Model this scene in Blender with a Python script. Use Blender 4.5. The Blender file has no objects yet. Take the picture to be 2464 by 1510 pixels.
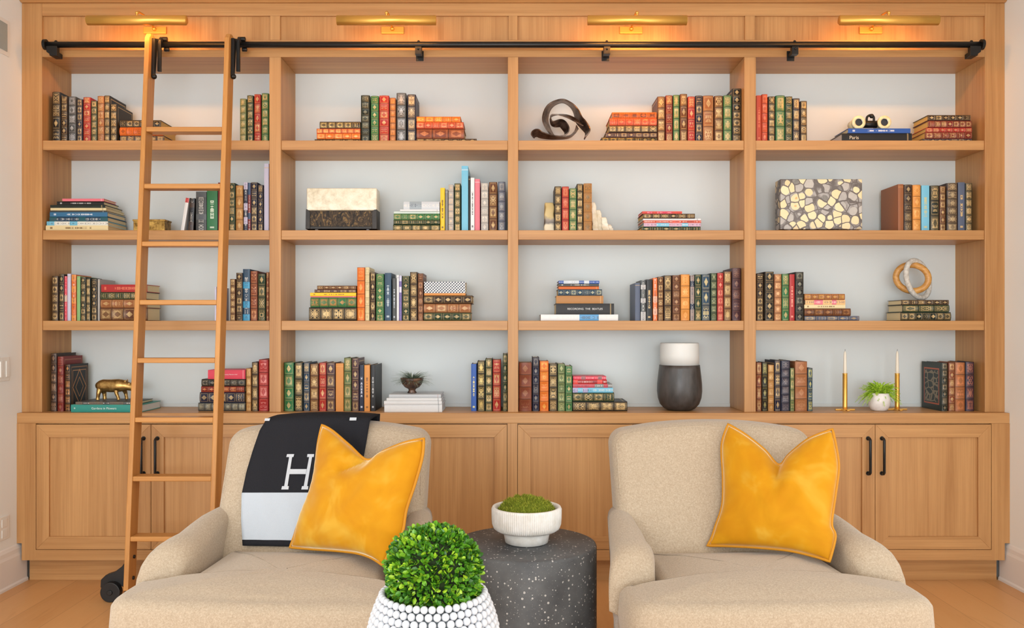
import bpy, bmesh, math, random
from mathutils import Vector, Matrix
R = math.radians
random.seed(7)
scene = bpy.context.scene
COL = scene.collection

# ---------------------------------------------------------------- camera, world, large lights, exposure
F, CXP, HYP, CAMY, CAMZ = 2050.0, 1232.0, 785.0, -4.457, 1.33
cam = bpy.data.cameras.new('camera'); cam_o = bpy.data.objects.new('camera', cam); COL.objects.link(cam_o)
cam_o.location = (0, CAMY, CAMZ); cam_o.rotation_euler = (R(90), 0, 0)
cam.sensor_width = 36; cam.lens = F / 2464 * 36; cam.shift_y = (HYP - 755) / 2464; cam.clip_start = .05
scene.camera = cam_o
vs = scene.view_settings
vs.view_transform = 'Standard'; vs.look = 'None'; vs.gamma = 1; vs.use_curve_mapping = False
vs.exposure = -0.06
w = bpy.data.worlds.new('world'); scene.world = w; w.use_nodes = True
bg = w.node_tree.nodes['Background']; bg.inputs[0].default_value = (.84, .93, 1, 1); bg.inputs[1].default_value = 1.5

def area(name, loc, rot, sx, sy, power, col):
    l = bpy.data.lights.new(name, 'AREA'); l.shape = 'RECTANGLE'; l.size = sx; l.size_y = sy; l.energy = power; l.color = col
    o = bpy.data.objects.new(name, l); COL.objects.link(o); o.location = loc; o.rotation_euler = rot
    return o
area('rear_fill_light', (-.6, -9.6, 1.45), (R(90), 0, 0), 4.4, 2.5, 310, (.87, .95, 1))  # added area light behind the camera, main fill; no window is modelled
area('overhead_fill_light', (0, -4.2, 3.05), (0, 0, 0), 4.2, 2.6, 14, (.90, .96, 1))  # added unseen panel below the ceiling, soft fill from above
area('side_fill_left', (-2.5, -3.3, 1.35), (0, R(-90), 0), 2.4, 3.4, 44, (.88, .95, 1))  # added off-frame fill, brightens the opposite right wall; no window there
area('side_fill_right', (2.5, -3.3, 1.35), (0, R(90), 0), 2.4, 3.4, 44, (.88, .95, 1))  # added off-frame fill, brightens the opposite left wall; no window there

# ---------------------------------------------------------------- helpers
def px(x, y, d):
    return Vector(((x - CXP) * d / F, CAMY + d, CAMZ - (y - HYP) * d / F))
def lin(c):
    return tuple((v / 255 / 12.92) if v / 255 <= .04045 else ((v / 255 + .055) / 1.055) ** 2.4 for v in c[:3])
def rgba(c): return (*lin(c), 1)

class MB:
    def __init__(s): s.v = []; s.f = []; s.m = []; s.uv = {}
    def add(s, vs_, fs, mi=0):
        b = len(s.v); s.v += [tuple(p) for p in vs_]
        for f in fs: s.f.append(tuple(b + i for i in f)); s.m.append(mi)
        return b
    def box(s, x0, x1, y0, y1, z0, z1, mi=0):
        s.add([(x0,y0,z0),(x1,y0,z0),(x1,y1,z0),(x0,y1,z0),(x0,y0,z1),(x1,y0,z1),(x1,y1,z1),(x0,y1,z1)],
              [(0,3,2,1),(4,5,6,7),(0,1,5,4),(1,2,6,5),(2,3,7,6),(3,0,4,7)], mi); return s
    def prism(s, poly, y0, y1, mi=0):           # polygon in x,z extruded along y
        n = len(poly)
        s.add([(x, y0, z) for x, z in poly] + [(x, y1, z) for x, z in poly],
              [tuple(range(n)), tuple(range(2*n-1, n-1, -1))] + [(i, i+n, (i+1) % n + n, (i+1) % n) for i in range(n)], mi); return s
    def prism_x(s, poly, x0, x1, mi=0):         # polygon in y,z extruded along x
        n = len(poly)
        s.add([(x0, y, z) for y, z in poly] + [(x1, y, z) for y, z in poly],
              [tuple(range(n)), tuple(range(2*n-1, n-1, -1))] + [(i, i+n, (i+1) % n + n, (i+1) % n) for i in range(n)], mi); return s
    def lathe(s, prof, cx=0, cy=0, seg=40, mi=0, rfun=None):
        b = []
        n = len(prof)
        for r, z in prof:
            for k in range(seg):
                a = 2*math.pi*k/seg; rr = r if rfun is None else rfun(r, z, k)
                b.append((cx + rr*math.cos(a), cy + rr*math.sin(a), z))
        fs = [(i*seg+k, i*seg+(k+1) % seg, (i+1)*seg+(k+1) % seg, (i+1)*seg+k) for i in range(n-1) for k in range(seg)]
        if prof[0][0] > 1e-5: fs.append(tuple(range(seg-1, -1, -1)))
        if prof[-1][0] > 1e-5: fs.append(tuple((n-1)*seg+k for k in range(seg)))
        s.add(b, fs, mi); return s
    def tube(s, pts, rad, seg=12, mi=0, closed=False, cap=True):
        pts = [Vector(p) for p in pts]; n = len(pts)
        rads = rad if isinstance(rad, (list, tuple)) else [rad]*n
        vs_, prev = [], None
        for i, p in enumerate(pts):
            if closed: t = pts[(i+1) % n] - pts[i-1]
            else: t = pts[min(i+1, n-1)] - pts[max(i-1, 0)]
            t.normalize()
            if prev is None:
                a = Vector((0, 0, 1)) if abs(t.z) < .9 else Vector((1, 0, 0))
                u = t.cross(a).normalized()
            else: u = (prev - t*prev.dot(t)).normalized()
            prev = u; q = t.cross(u)
            for k in range(seg):
                a = 2*math.pi*k/seg
                vs_.append(p + (u*math.cos(a) + q*math.sin(a))*rads[i])
        m = n if closed else n-1
        fs = [(i*seg+k, i*seg+(k+1) % seg, ((i+1) % n)*seg+(k+1) % seg, ((i+1) % n)*seg+k) for i in range(m) for k in range(seg)]
        if cap and not closed: fs += [tuple(range(seg-1, -1, -1)), tuple((n-1)*seg+k for k in range(seg))]
        s.add(vs_, fs, mi); return s
    def sphere(s, c, r, seg=12, rings=8, mi=0, sc=(1, 1, 1)):
        vs_ = [(c[0], c[1], c[2]+r*sc[2])]
        for i in range(1, rings):
            th = math.pi*i/rings
            for k in range(seg):
                a = 2*math.pi*k/seg
                vs_.append((c[0]+r*sc[0]*math.sin(th)*math.cos(a), c[1]+r*sc[1]*math.sin(th)*math.sin(a), c[2]+r*sc[2]*math.cos(th)))
        vs_.append((c[0], c[1], c[2]-r*sc[2]))
        fs = [(0, 1+k, 1+(k+1) % seg) for k in range(seg)]
        for i in range(rings-2):
            for k in range(seg): fs.append((1+i*seg+k, 1+(i+1)*seg+k, 1+(i+1)*seg+(k+1) % seg, 1+i*seg+(k+1) % seg))
        L = len(vs_)-1; o = 1+(rings-2)*seg
        fs += [(o+k, L, o+(k+1) % seg) for k in range(seg)]
        s.add(vs_, fs, mi); return s
    def grid(s, rows, mi=0, closed_u=False):
        nr, nc = len(rows), len(rows[0])
        b = s.add([p for r in rows for p in r], [], mi)
        for i in range(nr-1):
            for k in range(nc if closed_u else nc-1):
                s.f.append((b+i*nc+k, b+i*nc+(k+1) % nc, b+(i+1)*nc+(k+1) % nc, b+(i+1)*nc+k)); s.m.append(mi)
        return s

def roundbox(hx, hy, hz, r, n=(10, 4, 10), nr=4, warp=None):
    def ax(h, k):
        L = [-h + r*i/nr for i in range(nr)] + [-(h-r) + 2*(h-r)*i/k for i in range(k)] + [(h-r) + r*i/nr for i in range(nr+1)]
        return L
    X, Y, Z = ax(hx, n[0]), ax(hy, n[1]), ax(hz, n[2])
    m = MB(); idx = {}
    def vid(p):
        k = tuple(round(a, 5) for a in p)
        if k not in idx:
            c = Vector((max(-hx+r, min(hx-r, p[0])), max(-hy+r, min(hy-r, p[1])), max(-hz+r, min(hz-r, p[2]))))
            d = Vector(p) - c
            q = c + d.normalized()*r if d.length > 1e-9 else c
            if warp: q = warp(q.x/hx, q.y/hy, q.z/hz)
            idx[k] = len(m.v); m.v.append(tuple(q))
        return idx[k]
    def face(a, b, fn, flip):
        for i in range(len(a)-1):
            for j in range(len(b)-1):
                q = [vid(fn(a[i], b[j])), vid(fn(a[i+1], b[j])), vid(fn(a[i+1], b[j+1])), vid(fn(a[i], b[j+1]))]
                if flip: q.reverse()
                m.f.append(tuple(q)); m.m.append(0)
    face(X, Z, lambda a, b: (a, -hy, b), False); face(X, Z, lambda a, b: (a, hy, b), True)
    face(Y, Z, lambda a, b: (hx, a, b), False); face(Y, Z, lambda a, b: (-hx, a, b), True)
    face(X, Y, lambda a, b: (a, b, hz), False); face(X, Y, lambda a, b: (a, b, -hz), True)
    return m

def link(o): COL.objects.link(o); return o
def tag(o, label=None, cat=None, group=None, kind=None):
    if label: o['label'] = label
    if cat: o['category'] = cat
    if group: o['group'] = group
    if kind: o['kind'] = kind
    return o
def thing(name, label, cat, loc=(0, 0, 0), rz=0, group=None):
    o = link(bpy.data.objects.new(name, None)); o.location = loc; o.rotation_euler = (0, 0, rz); o.empty_display_size = .05
    return tag(o, label, cat, group)
def obj(name, m, mats, parent=None, smooth=False, bevel=0, sub=0, local=False, solid=0, uvs=None, angle=None):
    me = bpy.data.meshes.new(name); me.from_pydata(m.v, [], m.f)
    for mm in (mats if isinstance(mats, (list, tuple)) else [mats]): me.materials.append(mm)
    me.polygons.foreach_set('material_index', m.m)
    if smooth: me.polygons.foreach_set('use_smooth', [True]*len(m.f))
    if m.uv:
        L = me.uv_layers.new(name='UVMap')
        for fi, co in m.uv.items():
            p = me.polygons[fi]
            for li, c in zip(p.loop_indices, co): L.data[li].uv = c
    me.update()
    o = link(bpy.data.objects.new(name, me))
    if parent is not None:
        o.parent = parent
        if not local and parent.type == 'EMPTY': o.location = -Vector(parent.location)
    if bevel:
        b = o.modifiers.new('bevel', 'BEVEL'); b.width = bevel; b.segments = 2; b.limit_method = 'ANGLE'; b.angle_limit = R(40)
    if solid:
        b = o.modifiers.new('solid', 'SOLIDIFY'); b.thickness = solid; b.offset = 0
    if sub:
        b = o.modifiers.new('sub', 'SUBSURF'); b.levels = sub; b.render_levels = sub
    return o
def recalc(o):
    bm = bmesh.new(); bm.from_mesh(o.data); bmesh.ops.recalc_face_normals(bm, faces=bm.faces); bm.to_mesh(o.data); bm.free(); return o
def auto(o, a=40):
    bm = bmesh.new(); bm.from_mesh(o.data); bmesh.ops.recalc_face_normals(bm, faces=bm.faces)
    for f in bm.faces: f.smooth = True
    for e in bm.edges:
        if len(e.link_faces) == 2 and e.calc_face_angle(0) > R(a): e.smooth = False
    bm.to_mesh(o.data); bm.free(); return o
def struct(name, m, mat_, **k): return tag(obj(name, m, mat_, **k), kind='structure')

# ---------------------------------------------------------------- node helpers
class NT:
    def __init__(s, name):
        s.m = bpy.data.materials.new(name); s.m.use_nodes = True; s.t = s.m.node_tree
        s.b = s.t.nodes['Principled BSDF']
    def n(s, ty, **kw):
        o = s.t.nodes.new(ty)
        for k, v in kw.items(): setattr(o, k, v)
        return o
    def put(s, sock, v):
        if isinstance(v, bpy.types.NodeSocket): s.t.links.new(v, sock)
        elif v is not None:
            if isinstance(v, (tuple, list)) and len(v) == 3 and sock.type == 'RGBA': v = (*v, 1)
            sock.default_value = v
    def ma(s, op, a, b=None, c=None):
        o = s.n('ShaderNodeMath', operation=op)
        s.put(o.inputs[0], a)
        if b is not None: s.put(o.inputs[1], b)
        if c is not None: s.put(o.inputs[2], c)
        return o.outputs[0]
    def mix(s, f, a, b, mode='MIX'):
        o = s.n('ShaderNodeMix', data_type='RGBA', blend_type=mode)
        s.put(o.inputs[0], f); s.put(o.inputs[6], a); s.put(o.inputs[7], b); return o.outputs[2]
    def noise(s, vec, scale, detail=3, rough=.5, dist=0):
        o = s.n('ShaderNodeTexNoise'); s.put(o.inputs['Vector'], vec); o.inputs['Scale'].default_value = scale
        o.inputs['Detail'].default_value = detail; o.inputs['Roughness'].default_value = rough; o.inputs['Distortion'].default_value = dist
        return o.outputs['Fac']
    def mapping(s, vec, scale=(1, 1, 1), rot=(0, 0, 0), loc=(0, 0, 0)):
        o = s.n('ShaderNodeMapping'); s.put(o.inputs[0], vec); o.inputs['Scale'].default_value = scale
        o.inputs['Rotation'].default_value = rot; o.inputs['Location'].default_value = loc; return o.outputs[0]
    def ramp(s, f, stops):
        o = s.n('ShaderNodeValToRGB'); s.put(o.inputs[0], f); e = o.color_ramp.elements
        while len(e) < len(stops): e.new(.5)
        for el, (p, c) in zip(e, stops): el.position = p; el.color = c if len(c) == 4 else (*c, 1)
        return o.outputs[0]
    def co(s, which='Object'): return s.n('ShaderNodeTexCoord').outputs[which]
    def bump(s, h, strength=.2, dist=.002):
        o = s.n('ShaderNodeBump'); s.put(o.inputs['Height'], h); o.inputs['Strength'].default_value = strength; o.inputs['Distance'].default_value = dist
        s.t.links.new(o.outputs[0], s.b.inputs['Normal'])
    def fin(s, col=None, rough=.5, metal=0, spec=None, sheen=None):
        s.put(s.b.inputs['Base Color'], col); s.put(s.b.inputs['Roughness'], rough); s.put(s.b.inputs['Metallic'], metal)
        if spec is not None: s.put(s.b.inputs['Specular IOR Level'], spec)
        if sheen is not None: s.put(s.b.inputs['Sheen Weight'], sheen)
        return s.m
def plain(name, c, rough=.5, metal=0, spec=None): return NT(name).fin(lin(c), rough, metal, spec)

def wood(name, axis, c0=(168, 118, 69), c1=(206, 156, 101), scale=1.0, rough=.42):
    t = NT(name); v = t.co()
    sc = [30*scale]*3; sc[axis] = .9*scale
    sf = [150*scale]*3; sf[axis] = 2.2*scale
    sb = [4.2]*3; sb[axis] = .15
    a = t.noise(t.mapping(v, sc), 1, 4, .6, .6); b = t.noise(t.mapping(v, sf), 1, 3, .6); c = t.noise(t.mapping(v, sb), 1, 2, .5)
    f = t.ma('ADD', t.ma('ADD', t.ma('MULTIPLY', a, .5), t.ma('MULTIPLY', b, .25)), t.ma('MULTIPLY', c, .38))
    col = t.ramp(f, [(.40, lin(c0)), (.56, tuple((x+y)/2 for x, y in zip(lin(c0), lin(c1)))), (.74, lin(c1))])
    t.bump(b, .06, .001)
    return t.fin(col, t.ma('ADD', t.ma('MULTIPLY', b, .15), rough-.08), 0, .4)
W_Z = wood('oak_grain_upright', 2)
W_X = wood('oak_grain_lengthwise', 0)
W_Y = wood('oak_grain_deep', 1)
L_Z = wood('ladder_oak_upright', 2, (184, 124, 62), (212, 152, 84), 1.3)
L_X = wood('ladder_oak_lengthwise', 0, (184, 124, 62), (212, 152, 84), 1.3)
BLACK = plain('black_iron', (26, 25, 24), .38, .3)
BRASS = NT('satin_brass').fin(lin((238, 184, 92)), .36, .8)
PAINT = NT('shelf_back_paint').fin(lin((216, 222, 222)), .6)
WALLM = NT('wall_paint')
WALLM.bump(WALLM.noise(WALLM.co(), 300, 2), .05, .0005); WALLM = WALLM.fin(lin((240, 242, 240)), .7)
TRIMM = plain('white_trim_paint', (232, 228, 224), .45)
WHITE = plain('white_plastic', (236, 234, 228), .35)

# ---------------------------------------------------------------- room shell
XL, XR = -2.565, 2.578
t = NT('oak_floorboards'); v = t.co()
vm = t.mapping(v, (1, 1, 1), (0, 0, R(90)))
br = t.n('ShaderNodeTexBrick', offset=.37, offset_frequency=2); t.put(br.inputs['Vector'], vm)
for k, val in (('Scale', 1.0), ('Mortar Size', .0012), ('Mortar Smooth', .3), ('Bias', 0), ('Brick Width', 1.9), ('Row Height', .19)): br.inputs[k].default_value = val
br.inputs['Color1'].default_value = rgba((220, 166, 108)); br.inputs['Color2'].default_value = rgba((202, 146, 90)); br.inputs['Mortar'].default_value = rgba((140, 90, 50))
g = t.noise(t.mapping(v, (22, 1.6, 1)), 1, 4, .6, 1.2)
g2 = t.noise(t.mapping(v, (5, .9, 1)), 1, 3, .6, 1.5)
col = t.mix(t.ma('MULTIPLY', g, .55), br.outputs['Color'], rgba((224, 176, 122)))
kn = t.ramp(g2, [(.62, (0, 0, 0)), (.74, (1, 1, 1))])
col = t.mix(t.ma('MULTIPLY', kn, .35), col, rgba((160, 100, 54)))
t.bump(g, .05, .001)
FLOORM = t.fin(col, .38, 0, .4)
struct('floor', MB().box(XL-.1, XR+.1, -10.2, .4, -.06, 0), FLOORM)
struct('ceiling', MB().box(XL-.1, XR+.1, -10.2, .4, 3.12, 3.2), plain('ceiling_paint', (238, 236, 232), .8))
struct('wall_left', MB().box(XL-.12, XL, -10.2, .4, 0, 3.12), WALLM)
struct('wall_right', MB().box(XR, XR+.12, -10.2, .4, 0, 3.12), WALLM)
struct('wall_back', MB().box(XL, XR, .335, .42, 0, 3.12), WALLM)
for nm, x, s in (('baseboard_left', XL, 1), ('baseboard_right', XR, -1)):
    prof = [(0, 0), (.024, 0), (.024, .012), (.018, .02), (.018, .15), (.014, .165), (.013, .185), (.006, .2), (0, .205)]
    m = MB(); n = len(prof); ys = (-10.2, .019)
    vv = [(x + s*a, y, z) for y in ys for a, z in prof]
    m.add(vv, [tuple(range(n)), tuple(range(2*n-1, n-1, -1))] + [(i, i+n, (i+1) % n+n, (i+1) % n) for i in range(n)])
    recalc(struct(nm, m, TRIMM))

# ---------------------------------------------------------------- the built-in bookcase
def UX(x): return (x-CXP)*4.457/F
def UZ(y): return CAMZ-(y-HYP)*4.457/F
BK = .298
bc = thing('bookcase', 'tall built-in oak bookcase with four bays of open shelves and white backs', 'bookcase', (0, .15, .882))
Z0 = .882
inner = [(UX(101), UX(648)), (UX(676), UX(1222)), (UX(1247), UX(1791)), (UX(1819), UX(2370))]
HB = UZ(137)      # underside of header
obj('side_panel', MB().box(XL, inner[0][0], 0, .33, Z0, 3.02), W_Z, bc, bevel=.002)
obj('side_panel', MB().box(inner[3][1], XR, 0, .33, Z0, 3.02), W_Z, bc, bevel=.002)
for i in range(3): obj('divider', MB().box(inner[i][1], inner[i+1][0], 0, .318, Z0, HB), W_Z, bc, bevel=.002)
SHZ = [2.304, 1.834, 1.360]
for a, b in inner:
    for z in SHZ: obj('shelf', MB().box(a, b, .006, BK+.01, z-.05, z), W_X, bc, bevel=.0025)
    obj('back_panel', MB().box(a-.01, b+.01, BK, BK+.02, Z0, HB+.05), PAINT, bc)
    obj('back_ledge', MB().box(a, b, BK-.008, BK, Z0, Z0+.02), PAINT, bc, bevel=.002)
pz0, pz1 = UZ(96), UZ(38)
obj('header_rail', MB().box(inner[0][0], inner[3][1], 0, .31, HB, pz0), W_X, bc, bevel=.002)
obj('top_rail', MB().box(inner[0][0], inner[3][1], 0, .31, pz1, 3.02), W_X, bc, bevel=.002)
for i in range(3): obj('header_stile', MB().box(inner[i][1]+.004, inner[i+1][0]-.004, 0, .31, pz0, pz1), W_Z, bc, bevel=.002)
ex = [inner[0][0]] + [x for i in range(3) for x in (inner[i][1]+.004, inner[i+1][0]-.004)] + [inner[3][1]]
for i in range(4): obj('header_panel', MB().box(ex[2*i], ex[2*i+1], .014, .05, pz0, pz1), W_Z, bc)
obj('crown_molding', MB().prism_x([(-.03, 3.03), (-.03, 3.12), (.33, 3.12), (.33, 3.02), (-.012, 3.02)], XL, XR), W_X, bc, bevel=.003)

# countertop and base cabinets
BY = -.045
def BX(x): return (x-CXP)*(4.457+BY)/F
def BZ(y): return CAMZ-(y-HYP)*(4.457+BY)/F
tag(obj('countertop', MB().box(XL, XR, BY, .318, .828, Z0), W_X, bevel=.003), 'long oak countertop ledge running across all four base cabinets', 'countertop')
def door(parent, x0, x1, hinge_left):
    z0, z1 = .176, .822; y = BY; fw = .066
    d = link(bpy.data.objects.new('door', None)); d.parent = parent; pl = Vector(parent.location)
    o = Vector((x0, y, z0)); d.location = o - pl; d.empty_display_size = .05
    def sub(name, m, mt, **k):
        q = obj(name, m, mt, None, **k); q.parent = d; q.location = -o; return q
    sub('door_panel', MB().box(x0+fw-.006, x1-fw+.006, y+.013, y+.02, z0+fw-.006, z1-fw+.006), W_Z)
    b = .006
    for nm, poly in (('door_rail', [(x0, z0), (x1, z0), (x1-fw, z0+fw), (x0+fw, z0+fw)]), ('door_rail', [(x0, z1), (x0+fw, z1-fw), (x1-fw, z1-fw), (x1, z1)])):
        sub(nm, MB().prism(poly, y, y+.022), W_X, bevel=.0012)
    for poly in ([(x0, z0), (x0+fw, z0+fw), (x0+fw, z1-fw), (x0, z1)], [(x1, z0), (x1, z1), (x1-fw, z1-fw), (x1-fw, z0+fw)]):
        sub('door_stile', MB().prism(poly, y, y+.022), W_Z, bevel=.0012)
    hx = x1-.036 if hinge_left else x0+.033
    m = MB(); za, zb = BZ(1138), BZ(1054)
    m.tube([(hx, y+.002, za), (hx, y-.022, za), (hx, y-.03, za+.006), (hx, y-.03, zb-.006), (hx, y-.022, zb), (hx, y+.002, zb)], .0068, 12)
    m.tube([(hx, y, za), (hx, y-.004, za)], .011, 14); m.tube([(hx, y, zb), (hx, y-.004, zb)], .011, 14)
    auto(sub('handle', m, BLACK))
    return d
bays = [(XL, BX(87), BX(363), BX(639), BX(657)), (BX(657), BX(676), BX(948), BX(1220), BX(1233)),
        (BX(1233), BX(1246), BX(1523), BX(1800), BX(1813)), (BX(1813), BX(1827), BX(2106), BX(2385), XR)]
lab = ['oak base cabinet at the left wall, behind the foot of the ladder', 'oak base cabinet mostly hidden behind the left armchair',
       'oak base cabinet behind the round speckled side table', 'oak base cabinet at the right wall with both black handles in view']
for i, (c0, a, mid, b, c1) in enumerate(bays):
    g_ = .0025
    cb = thing('base_cabinet', lab[i], 'cabinet', ((c0+c1)/2, .12, 0), group='oak base cabinets under the shelves')
    m = MB(); y1 = BY+.022
    if i == 0:
        m.box(c0, a-g_, BY, y1, .208, .828); m.box(c0+.026, a-g_, BY, y1, .12, .208)
    else: m.box(c0, a-g_, BY, y1, .12, .828)
    obj('face_stile', m, W_Z, cb); m = MB()
    if i == 3:
        m.box(b+g_, c1, BY, y1, .208, .828); m.box(b+g_, c1-.026, BY, y1, .12, .208)
    else: m.box(b+g_, c1, BY, y1, .12, .828)
    obj('face_stile', m, W_Z, cb)
    obj('face_rail', MB().box(a-g_, b+g_, BY, y1, .12, .1735), W_X, cb)
    e0, e1 = c0+(.001), c1-.001
    obj('carcass', MB().box(e0+(.03 if i == 0 else 0), e1-(.03 if i == 3 else 0), y1+.004, .3, .122, .8275), W_Z, cb)
    obj('toe_kick', MB().box(c0+(.03 if i == 0 else 0), c1-(.032 if i == 3 else 0), .02, .04, 0, .12), W_X, cb)
    door(cb, a, mid-g_/2, True); door(cb, mid+g_/2, b, False)

# ---------------------------------------------------------------- picture lights
LAMPX = [-1.871, -.626, .624, 1.880]
lw = ['leftmost', 'second from left', 'third from left', 'rightmost']
for i, lx in enumerate(LAMPX):
    z, y = 2.856, CAMY+4.25
    p = thing('picture_light', 'brass tube picture light above the bookcase, %s of the four' % lw[i], 'picture light', (lx, .014, 2.86), group='brass picture lights along the header')
    hl = .2465; m = MB(); rr = .0235; arc = []
    for k in range(15):
        a = R(-12) + R(290)*k/14; arc.append((math.cos(a), math.sin(a)))
    rows = [[(x, y+rr*c, z+rr*s_) for c, s_ in arc] for x in (lx-hl, lx+hl)]
    m.grid(rows)
    for x in (lx-hl, lx+hl): m.add([(x, y+rr*c, z+rr*s_) for c, s_ in arc], [tuple(range(15))])
    recalc(obj('shade', m, BRASS, p, smooth=True, solid=.0015))
    obj('backplate', MB().box(lx-.06, lx+.06, .002, .0137, 2.862, 2.900), BRASS, p, bevel=.003)
    m = MB(); m.tube([(lx, .002, 2.885), (lx, -.05, 2.905), (lx, -.13, 2.912), (lx, -.19, 2.905), (lx, y, 2.893), (lx, y, z+rr-.002)], .005, 10)
    m.sphere((lx, y, 2.893), .009, 12, 8); m.sphere((lx, -.002, 2.885), .011, 12, 8)
    obj('arm', m, BRASS, p, smooth=True)
    e = NT('lamp_tube_glow'); e.put(e.b.inputs['Emission Color'], (1, .62, .28, 1)); e.put(e.b.inputs['Emission Strength'], 6.0)
    obj('bulb', MB().tube([(lx-.2, y, z-.002), (lx+.2, y, z-.002)], .008, 10), e.fin((1, .8, .6), .4), p)
    l = area('lamp_light', (0, 0, 0), (R(38), 0, 0), .34, .012, [2.5, 1.3, 2.8, 2.5][i], (1, .40, .07))
    l.parent = p; l.location = Vector((lx, y+.004, z-.014)) - Vector(p.location)

# ---------------------------------------------------------------- ladder rail
ry, rz_ = -.066, UZ(107.5)+.0
rz_ = CAMZ+(HYP-107.5)*(4.457+ry)/F
rl = thing('ladder_rail', 'long black iron ladder rail running across the top of the bookcase', 'rail', (0, ry, rz_))
def RX(x): return (x-CXP)*(4.457+ry)/F
obj('rail_tube', MB().tube([(RX(110), ry, rz_), (RX(2362), ry, rz_)], .0155, 20), BLACK, rl, smooth=True)
for x, s in ((RX(109), 1), (RX(2363), -1)):
    m = MB(); m.tube([(x-.006*s, ry, rz_), (x+.008*s, ry, rz_)], .027, 20)
    recalc(auto(obj('end_stop', m, BLACK, rl)))
    m = MB(); x1 = x+.055*s
    m.prism([(x+.01*s, rz_-.01), (x1+.012*s, rz_-.01), (x1+.012*s, rz_-.06), (x1-.012*s, rz_-.062), (x+.012*s, rz_-.04)], ry-.014, ry+.014)
    m.box(min(x+.02*s, x1), max(x+.02*s, x1), ry, -.0003, rz_-.055, rz_-.03); m.sphere((x1, ry, rz_+.014), .009, 10, 6)
    recalc(obj('bracket', m, BLACK, rl, bevel=.002))
for xp in (1007, 1460, 1912):
    x = RX(xp); m = MB()
    m.box(x-.017, x+.017, ry-.012, ry+.02, rz_-.052, rz_-.012); m.box(x-.014, x+.014, ry+.01, -.0003, rz_-.048, rz_-.03); m.box(x-.02, x+.02, -.005, -.0003, rz_-.065, rz_-.012)
    m.sphere((x, ry, rz_+.015), .008, 10, 6); m.sphere((x, ry-.013, rz_-.025), .006, 10, 6)
    obj('bracket', m, BLACK, rl, bevel=.002)

# ---------------------------------------------------------------- rolling ladder
def LY(z): return -.17 - .088*(2.76-z)
ld = thing('rolling_ladder', 'oak library ladder hanging from the black rail, leaning against the bookcase', 'ladder', (-1.637, LY(0), 0))
for x0 in (-1.85, -1.448):
    m = MB(); n = []
    top = 2.815; poly = [(LY(.072), .072), (LY(.072)+.086, .072), (LY(top-.03)+.086, top-.03), (LY(top)+.066, top-.006), (LY(top)+.044, top), (LY(top)+.018, top-.006), (LY(top-.03), top-.03)]
    m.prism_x(poly, x0, x0+.024)
    recalc(obj('side_rail', m, L_Z, ld, bevel=.004))
for yp in (310, 447, 586, 727, 867, 1010, 1152, 1297):
    z = 1.5
    for _ in range(20): d = 4.457+LY(z); z = CAMZ-(yp-HYP)*d/F
    obj('tread', MB().box(-1.8265, -1.4475, LY(z)+.003, LY(z)+.083, z-.012, z+.012), L_X, ld, bevel=.004)
for x0 in (-1.826, -1.424):
    m = MB(); yc = ry
    arcp = [(x0+.022, yc-.03*math.cos(R(a)), rz_+.03*math.sin(R(a))) for a in range(-40, 200, 20)]
    for i in range(len(arcp)-1):
        a_, b_ = Vector(arcp[i]), Vector(arcp[i+1])
        m.tube([a_, b_], .008, 8)
    m.tube([(x0+.012, yc, rz_+.028), (x0+.05, yc, rz_+.028)], .012, 14); m.tube([(x0+.03, yc+.01, rz_-.022), (x0+.055, yc+.01, rz_-.022)], .010, 14)
    z1 = rz_-.02; z2 = rz_-.185
    m.prism_x([(LY(z1)+.03, z1+.03), (LY(z1)+.07, z1+.03), (LY(z2)+.055, z2), (LY(z2)+.035, z2)], x0+.0, x0+.016)
    m.tube([(x0+.004, LY(z1)+.05, z1+.025), (x0+.03, yc-.02, rz_+.01)], .010, 10)
    m.box(x0+.016, x0+.034, yc-.045, yc-.03, rz_-.15, rz_+.012)
    m.sphere((x0+.012, LY(z2)+.046, z2), .014, 10, 8)
    recalc(obj('roller_hook', m, BLACK, ld, bevel=.002))
for x0, s in ((-1.85, -1), (-1.424, 1)):
    m = MB(); yw = LY(.07)+.10; r = .048
    xw = x0+s*.088
    m.tube([(xw, yw-.045, r), (xw, yw-.012, r)], r, 28); m.tube([(xw, yw-.052, r), (xw, yw+.02, r)], .013, 14)
    # bracket bolted to the side rail, sweeping out over the wheel
    pr = [(0, .262), (.010, .245), (.022, .20), (.045, .165), (.085, .135), (.125, .122), (.148, .10), (.150, .062), (.128, .052), (.118, .075), (.088, .09), (.03, .06), (0, .04)]
    m.prism([(x0+s*a, z) for a, z in pr], yw-.012, yw+.03)
    m.prism([(x0+s*a, z) for a, z in [(0, .262), (.010, .245), (.012, .05), (0, .04)]], yw-.06, yw+.03)
    recalc(obj('caster', m, plain('black_rubber', (22, 21, 21), .5), ld, bevel=.003))
    q = x0+(.024 if s < 0 else .0)
    for zz in (.12, .22): obj('bolt', MB().tube([(q, LY(zz)+.05, zz), (q+(.006 if s < 0 else -.006), LY(zz)+.05, zz)], .009, 10), BLACK, ld)

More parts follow.
